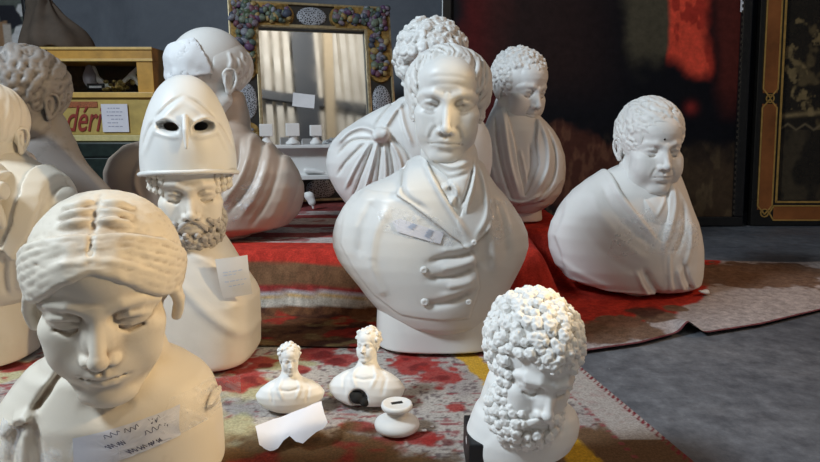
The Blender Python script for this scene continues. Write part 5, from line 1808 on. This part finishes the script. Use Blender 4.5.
def bust_cream():
    b = Bust('coated_bust', 'cream bust in lapelled coat and knotted neckcloth, cut by the left edge', 0, 345, 1.36, ZR)
    M = b.head(-44, 144, -8, 10, 0, .0098, .0)
    R = b.rows([(150, -45, 14, .07, .07), (158, -62, 24, .095, .09), (168, -85, 42, .115, .10), (180, -102, 60, .128, .10), (192, -112, 73, .138, .10), (206, -118, 80, .142, .10), (225, -120, 82, .145, .10), (245, -118, 80, .145, .10), (262, -112, 72, .14, .1), (278, -102, 60, .135, .09), (292, -85, 44, .125, .08), (303, -60, 20, .1, .07)])
    V = bvol(b, R, .0032, .03, ztop=b.P(0, 140)[1])
    body(V, R, 2.0, ends=.012)
    renorm(V); V.blur(3)
    base = V.D.copy(); d = -.13
    def poly(p):
        return [b.P(x, y, d) for x, y in p]
    V.layer(base, poly([(-2, 150), (14, 150), (24, 175), (28, 205), (22, 235), (8, 262), (0, 250), (8, 225), (10, 195), (4, 170)]), .010, .004, soft=.004)
    V.layer(base, poly([(-40, 150), (-55, 175), (-58, 205), (-40, 240), (-6, 262), (0, 250), (-20, 220), (-30, 190), (-26, 160)]), .010, .004, soft=.004)
    folds(V, b, d, [([(16, 156), (24, 178), (30, 206)], .005, -.006), ([(0, 255), (-4, 280), (-6, 300)], .006, -.007), ([(40, 280), (46, 240), (40, 210)], .012, .006), ([(12, 262), (10, 282), (6, 298)], .006, .005)])
    vol_obj('coat', V, PL_CREAM, b.root)
    C = Vol((b.P(-50, 0)[0], -.17, b.P(0, 240)[1]), (b.P(25, 0)[0], .08, b.P(0, 140)[1]), .003)
    neck(C, M, .062, b.P(0, 185)[1], .02, -.02)
    C.ell((b.P(-10, 195, -.1)[0], -.09, b.P(0, 195, -.1)[1]), (.036, .05, .07), .03)
    for s in (-1, 1):
        C.ell((b.P(-8 + s * 11, 190, -.13)[0], -.135, b.P(0, 190, -.13)[1]), (.026, .018, .017), .008, rotm(0, s * 25, 0))
        C.ell((b.P(-8 + s * 5, 212, -.14)[0], -.14, b.P(0, 212, -.14)[1]), (.012, .012, .036), .008, rotm(0, s * -14, 0))
    C.ell((b.P(-8, 191, -.14)[0], -.15, b.P(0, 191, -.14)[1]), (.012, .012, .013), .005)
    folds(C, b, -.1, [([(-30, 165), (-8, 180), (12, 165)], .005, .006), ([(-28, 172), (-8, 188), (12, 172)], .004, -.005), ([(-2, 196), (4, 208), (2, 225)], .004, -.005), ([(-12, 196), (-16, 210), (-14, 225)], .004, -.005)])
    vol_obj('neckcloth', C, PL_CREAM, b.root)
    V = head_field(.25, w=.97, nose=1.0, nl=1.05, age=.4, deep=1.1, brow=1.1)
    hd = vol_obj('head', V, PL_CREAM, b.root, M)
    c, r = (0, 1.0, 3.3), (7.75, 9.3, 8.4)
    H = hair_shell(.25, c, r, (0, -9.5, .2), (6.4, 6.8, 8.0), -4)
    strands(H, (0, .5, 1), 9, .35, .8)
    r2 = random.Random(3)
    H.blur(2)
    vol_obj('hair', H, PL_CREAM, hd, M)
    x0, x1 = b.P(-70, 330)[0], b.P(32, 330)[0]
    zt = b.P(0, 296)[1]
    S = Vol((x0 - .01, -.13, -.005), (x1 + .01, .09, zt + .03), .0035)
    body(S, [(0, (x0 + x1) / 2, (x1 - x0) / 2, .11, .07), (zt + .02, (x0 + x1) / 2, (x1 - x0) / 2 * .95, .105, .07)], 3.0, ends=.005)
    vol_obj('socle', S, PL_CREAM, b.root)
    return b


def bust_curly():
    b = Bust('curly_haired_bust', 'white curly-haired bust with knotted cloak, hidden behind the man in the double-breasted coat', 412, 235, 1.98, PLAT)
    M = b.head(436, 72, 6, 6, 0, .0116, .0)
    R = b.rows([(96, 402, 462, .07, .08), (104, 388, 470, .09, .09), (112, 372, 476, .105, .10), (120, 358, 482, .115, .11), (130, 343, 488, .128, .11), (140, 333, 491, .135, .11), (150, 328, 492, .14, .11), (162, 326, 492, .142, .11), (175, 328, 490, .142, .11), (190, 336, 484, .138, .1), (203, 346, 472, .13, .1), (214, 362, 458, .115, .09)])
    V = bvol(b, R, .0034, .03, ztop=b.P(0, 85)[1])
    body(V, R, 2.1, ends=.012)
    renorm(V); V.blur(3)
    neck(V, M, .062, b.P(0, 125)[1], .03)
    d = -.12
    x, z = b.P(381, 135, d)
    folds(V, b, d, [([(334, 146), (346, 133), (362, 127), (378, 132)], .008, .012), ([(336, 155), (352, 141), (376, 140)], .005, -.008), ([(404, 100), (394, 112), (384, 128)], .008, .012), ([(396, 98), (384, 112), (374, 126)], .006, -.008),
                    ([(378, 140), (372, 165), (362, 200)], .005, .011), ([(374, 142), (364, 168), (352, 198)], .004, -.010), ([(370, 142), (356, 166), (344, 190)], .005, .009), ([(381, 142), (379, 168), (374, 205)], .004, -.010), ([(384, 142), (386, 170), (384, 205)], .005, .010),
                    ([(388, 142), (393, 165), (394, 200)], .004, -.010), ([(390, 140), (400, 160), (404, 190)], .005, .010), ([(393, 138), (408, 155), (414, 180)], .004, -.009), ([(400, 105), (404, 125), (412, 145)], .006, .008), ([(366, 142), (346, 162), (336, 176)], .005, -.008)])
    V.ell((x, -.128, z), (.026, .026, .023), .008)
    V.ell((x - .012, -.145, z - .004), (.012, .012, .014), .005); V.ell((x + .012, -.143, z + .006), (.011, .012, .012), .005)
    vol_obj('cloak', V, PL_WHITE, b.root)
    V = head_field(.3, w=.98, deep=1.1)
    hd = vol_obj('head', V, PL_WHITE, b.root, M)
    r2 = random.Random(77)
    c, r = (0, 1.0, 3.6), (8.4, 9.6, 8.4)
    H = Vol((-13, -14, -8), (13, 15, 17), .24)
    H.ell(c, (8, 9.3, 8)); H.ell((0, -10, -1.5), (6.0, 6.6, 6.2), .5, mode='s'); H.cutplane((0, 0, -6), (0, -.3, -1), .6)
    curls(H, c, r, lambda p: (p[2] > 4.2 or p[1] > -4) and p[2] > -5.5, 190, 1.75, r2, .5, .25, 1.3)
    vol_obj('hair', H, PL_WHITE, hd, M)
    x0, x1 = b.P(368, 230)[0], b.P(452, 230)[0]
    zt = b.P(0, 206)[1]
    S = Vol((x0 - .01, -.12, -.005), (x1 + .01, .1, zt + .03), .004)
    body(S, [(0, (x0 + x1) / 2, (x1 - x0) / 2, .1, .08), (zt + .02, (x0 + x1) / 2, (x1 - x0) / 2 * .9, .09, .08)], 2.5)
    vol_obj('socle', S, PL_WHITE, b.root)
    return b


def bust_robed():
    b = Bust('robed_bust', 'white bust of a short-haired man in heavy robe, before the dark painting', 526, 215, 2.3, PLAT)
    M = b.head(537, 93, 34, 14, 2, .0114, .0)
    R = b.rows([(110, 500, 530, .06, .08), (116, 494, 540, .08, .09), (122, 490, 546, .095, .10), (130, 486, 553, .11, .10), (140, 484, 559, .12, .1), (155, 482, 564, .13, .11), (168, 480, 565, .135, .11), (180, 481, 564, .138, .11), (192, 485, 560, .135, .1), (202, 492, 552, .12, .1), (210, 504, 538, .1, .09)])
    V = bvol(b, R, .0036, .03, ztop=b.P(0, 100)[1])
    body(V, R, 2.0, ends=.012)
    renorm(V); V.blur(2)
    neck(V, M, .062, b.P(0, 130)[1], .03, -.01, -6.5, -.02)
    d = -.12
    base = V.D.copy()
    def poly(p):
        return [b.P(x, y, d) for x, y in p]
    V.layer(base, poly([(508, 104), (500, 106), (488, 130), (482, 165), (490, 200), (516, 206), (524, 196), (518, 170), (514, 140), (510, 120)]), .012, .006, soft=.006)
    V.layer(base, poly([(540, 118), (536, 140), (538, 165), (528, 190), (518, 206), (545, 200), (566, 180), (566, 155), (552, 128)]), .012, .006, soft=.006)
    folds(V, b, d, [([(504, 108), (506, 135), (510, 165), (518, 195)], .008, .010), ([(498, 112), (498, 140), (503, 172), (512, 200)], .006, -.010), ([(492, 128), (490, 155), (496, 185)], .008, .007), ([(542, 122), (548, 145), (546, 170), (532, 194)], .008, .010), ([(550, 132), (556, 155), (552, 180), (536, 200)], .006, -.010),
                    ([(520, 150), (524, 170), (526, 185)], .005, .006), ([(530, 145), (530, 165), (526, 182)], .005, -.006), ([(500, 196), (520, 202), (545, 192)], .006, .006)])
    vol_obj('robe', V, PL_WHITE, b.root)
    V = head_field(.28, w=1.0, jaw=1.05, cheek=.4, nose=1.0, brow=1.2, age=.4, deep=1.1, lips=.9)
    V.ell((0, -4.8, -9.4), (3.8, 3.4, 2.2), 1.5)
    hd = vol_obj('head', V, PL_WHITE, b.root, M)
    c, r = (0, 1.0, 3.3), (7.9, 9.5, 8.6)
    H = hair_shell(.26, c, r, (0, -9.8, .2), (6.5, 6.8, 7.6), -4.5)
    r2 = random.Random(9)
    curls(H, c, r, lambda p: p[2] > 6.5 or (p[1] > -3.6 and p[2] > -4 and abs(p[0]) > 4), 330, .85, r2, .05, .4, 1.1)
    vol_obj('hair', H, PL_WHITE, hd, M)
    x0, x1 = b.P(503, 220)[0], b.P(541, 220)[0]
    zt = b.P(0, 205)[1]
    S = Vol((x0 - .01, -.12, -.005), (x1 + .01, .1, zt + .03), .004)
    body(S, [(0, (x0 + x1) / 2, (x1 - x0) / 2, .09, .08), (zt + .02, (x0 + x1) / 2, (x1 - x0) / 2 * .9, .08, .08)], 2.5)
    vol_obj('socle', S, PL_WHITE, b.root)
    return b

# ------------------------------------------------------------------ labels and film on the busts
def paper_on(b, px_poly, dy, name, label, cat, mat, thick=.004, lines=None, ink=None, tilt=0.0):
    poly = [b.P(x, y, dy) for x, y in px_poly]
    o = film(name, b.V, poly, thick * .4, mat, label, cat, b.o, .0 if lines or cat in ('label', 'tag') else (.004 if cat == 'film' else .0015))
    if lines:
        t = random.Random(len(label))
        bm = bmesh.new()
        A, B, C, D = [np.array(p) for p in poly[:4]]     # corners: top left, top right, bottom right, bottom left
        for u0, u1, v, hh in lines:
            u = u0
            while u < u1:
                e = min(u1, u + t.uniform(.07, .2)); n = 14; prev = None; ph = t.uniform(0, 6)
                for i in range(n + 1):
                    q = u + (e - u) * i / n
                    vv = v + hh * .5 * math.sin(ph + i * 1.25) * (.55 + .5 * abs(math.sin(ph * 2 + i * .4)))
                    p = (A * (1 - q) + B * q) * (1 - vv) + (D * (1 - q) + C * q) * vv
                    cur = Vector((p[0], b.V.fronty(p[0], p[1], 0) - thick * .4 - .0012, p[1]))
                    if prev is not None:
                        d = cur - prev; nr = Vector((-d.z, 0, d.x))
                        if nr.length > 1e-6:
                            nr = nr.normalized() * .00045
                            bm.faces.new([bm.verts.new(k) for k in (prev + nr, prev - nr, cur - nr, cur + nr)])
                    prev = cur
                u = e + .03
        w = bm_obj('handwriting', bm, ink, o)
    return o


def add_labels(B):
    FILM = m_film()
    pap = m_paper('label_paper', (.72, .73, .80)); pap2 = m_paper('cream_label_paper', (.70, .67, .64))
    ink = m_flat('blue_black_ink', (.06, .06, .13), .6)
    ink2 = m_flat('pale_blue_ink', (.46, .52, .64), .6)
    b = B['bust_female']
    paper_on(b, [(73, 438), (167, 420), (171, 448), (118, 462), (104, 472), (75, 476)], -.1, 'handwritten_label', 'white handwritten label taped to the chest of the woman\'s head', 'label', pap, .004,
             [(.25, .62, .16, .16), (.72, .86, .14, .2), (.14, .40, .50, .16), (.62, .93, .42, .18), (.25, .75, .84, .16)], ink)
    paper_on(b, [(-6, 424), (60, 436), (74, 440), (74, 475), (-10, 475)], -.1, 'clear_tape', 'clear tape on the chest of the woman\'s head, left of its label', 'tape', FILM, .003)
    paper_on(b, [(158, 412), (218, 408), (221, 440), (172, 446), (150, 440)], -.1, 'clear_tape', 'clear tape on the woman\'s shoulder, right of her label', 'tape', FILM, .0025)
    b = B['bust_main']
    paper_on(b, [(392, 222), (400, 219), (444, 232), (440, 243), (398, 232)], -.14, 'paper_label', 'slim white paper label taped to the central man\'s coat', 'label', pap, .008,
             [(.2, .95, .35, .14), (.1, .9, .72, .14)], ink2)
    paper_on(b, [(384, 232), (376, 214), (392, 208), (430, 214), (462, 232), (450, 246), (420, 240)], -.14, 'clear_tape', 'clear tape across the central man\'s lapel', 'tape', FILM, .0022)
    paper_on(b, [(492, 200), (512, 206), (516, 236), (498, 246), (488, 228)], -.13, 'clear_tape', 'clear tape on the right breast of the central man\'s coat', 'tape', FILM, .0022)
    b = B['bust_wide']
    paper_on(b, [(617, 218), (650, 208), (664, 224), (682, 214), (700, 226), (702, 246), (664, 254), (640, 250), (604, 258)], -.12, 'clear_film', 'crinkled clear film over the chest of the rightmost toga bust', 'film', FILM, .014)
    b = B['bust_helmet']
    q = [b.P(x, y, -.075) for x, y in [(221, 255), (251, 252), (256, 290), (229, 293)]]
    yf = min(b.V.fronty(p[0] * .9, p[1], 0.0) for p in q) - .004
    t = thing('paper_tag', 'cream paper tag hanging on the helmeted bust\'s block', 'tag', b.o)
    bm = bmesh.new()
    def bil(u, v):
        A, Bq, C, D = [np.array(p) for p in q]
        p = (A * (1 - u) + Bq * u) * (1 - v) + (D * (1 - u) + C * u) * v
        return p
    g = [[bm.verts.new((bil(i / 8, j / 8)[0], yf + .03 * (i / 8) ** 2 * .4 - .004 * math.sin(j / 8 * 3.1), bil(i / 8, j / 8)[1])) for j in range(9)] for i in range(9)]
    for i in range(8):
        for j in range(8):
            bm.faces.new((g[i][j], g[i + 1][j], g[i + 1][j + 1], g[i][j + 1]))
    bm_obj('tag_sheet', bm, pap2, t, True)
    bm = bmesh.new(); rr = random.Random(2)
    for v, u0, u1 in ((.34, .2, .85), (.42, .2, .6), (.58, .2, .9), (.70, .3, .8)):
        u = u0
        while u < u1:
            e_ = min(u1, u + rr.uniform(.06, .16)); p0, p1 = bil(u, v), bil(e_, v + rr.uniform(-.01, .01))
            y0, y1 = [yf + .012 * k ** 2 - .0055 - .0003 for k in (u, e_)]
            bm.faces.new([bm.verts.new(k) for k in ((p0[0], y0, p0[1] + .0012), (p1[0], y1, p1[1] + .0012), (p1[0], y1, p1[1] - .0006), (p0[0], y0, p0[1] - .0006))])
            u = e_ + .04
    bm_obj('handwriting', bm, ink2, t)
    b = B['bust_bald']
    paper_on(b, [(222, 205), (236, 188), (256, 176), (262, 190), (244, 212), (230, 228)], -.15, 'clear_film', 'shiny clear film on the bald bust\'s cloak', 'film', FILM, .005)
    # wrapping on the bald man's forehead
    V = b.Vh
    S = Vol.__new__(Vol); S.lo = V.lo; S.h = V.h; S.n = V.n; S.ax = V.ax
    X, Y, Z = V.ax[0][:, None, None], V.ax[1][None, :, None], V.ax[2][None, None, :]
    D = np.maximum(np.maximum(V.D - .75, -(V.D - .28)), np.maximum(np.abs(Z - 4.6 - .1 * X) - 4.3, Y + 2.4 + .15 * Z))
    S.D = (D + 0 * X).astype(np.float32)
    S.noise(lambda x, y, z: .12 * vnoise(x * .6, y * .6, z * .6))
    o = vol_obj('paper_wrap', S, m_paper('white_wrap', (.80, .82, .84)), None, Matrix.Translation(b.o) @ b.M)
    tag(o, 'white paper wrap around the bald bust\'s forehead', 'paper')


def scraps():
    pm = m_paper('scrap_paper', (.80, .80, .80))
    for (px, py, r, label) in [(704, 294, .020, 'white paper scrap on the red rug beside the rightmost toga bust'), (424, 428, .006, 'tiny white crumb on the patterned rug right of the spool plinth'), (432, 424, .004, 'tinier white crumb on the patterned rug, farther from the spool plinth')]:
        x, y = ground(px, py, .015)
        V = Vol((-.03, -.03, -.002), (.03, .03, .03), r / 6)
        V.ell((0, 0, r * .22), (r, r * .7, r * .25), 0, rotm(0, 12, 20)); V.ell((r * .3, 0, r * .35), (r * .5, r * .4, r * .3), r * .2)
        o = vol_obj('paper_scrap' if r > .01 else 'plaster_crumb', V, pm, None, Matrix.Translation((x, y, .0165 if r > .01 else .0095)))
        tag(o, label, 'scrap' if r > .01 else 'crumb')


def lamp(name, typ, loc, to, e, col, size=.5, spot=None, blend=.4):
    l = bpy.data.lights.new(name, typ); l.energy = e; l.color = col
    if typ == 'AREA':
        l.size = size
    else:
        l.shadow_soft_size = size
    if spot:
        l.spot_size = math.radians(spot); l.spot_blend = blend
    o = bpy.data.objects.new(name, l); COL.objects.link(o)
    o.location = loc
    o.rotation_euler = (Vector(to) - Vector(loc)).to_track_quat('-Z', 'Y').to_euler()
    return o


def main():
    build_room(); build_rugs(); build_mirror(); build_cabinet(); build_picture_left(); build_paintings(); build_small()
    B = {}
    for f in (bust_main, bust_wide, bust_hercules, bust_female, bust_helmet, bust_bald, bust_grey, bust_cream, bust_curly, bust_robed):
        B[f.__name__] = f()
    add_labels(B)
    scraps()
    c = bpy.data.cameras.new('camera'); co = bpy.data.objects.new('camera', c); COL.objects.link(co)
    co.location = (0, 0, CAM_H); co.rotation_euler = (math.pi / 2 - PITCH, 0, 0)
    c.sensor_width = 36; c.lens = 36 * FPX / 820; c.clip_start = .02
    SC.camera = co
    w = bpy.data.worlds.new('world'); SC.world = w; w.use_nodes = True
    w.node_tree.nodes['Background'].inputs[0].default_value = (.16, .18, .22, 1)
    w.node_tree.nodes['Background'].inputs[1].default_value = .27
    lamp('cool_daylight', 'AREA', (-1.9, .3, 2.3), (.25, 1.55, .3), 82, (.78, .90, 1.0), .5)  # cool daylight key from the upper left
    lamp('warm_lamp', 'SPOT', (2.6, 1.5, 1.7), (-.1, 1.3, .25), 52, (1.0, .58, .28), .08, 75)
    lamp('warm_spot', 'SPOT', (1.15, .75, 1.0), (-.62, 1.0, .42), 66, (1.0, .74, .40), .03, 44, .3)
    lamp('wall_fill', 'AREA', (1.6, -.6, 5.4), (1.9, -2.6, 3.9), 95, (1.0, .97, .9), 1.0)  # added fill lamp that brightens the wall reflected in the mirror
    SC.view_settings.view_transform = 'Standard'
    SC.view_settings.look = 'None'
    SC.view_settings.exposure = 0.0


main()
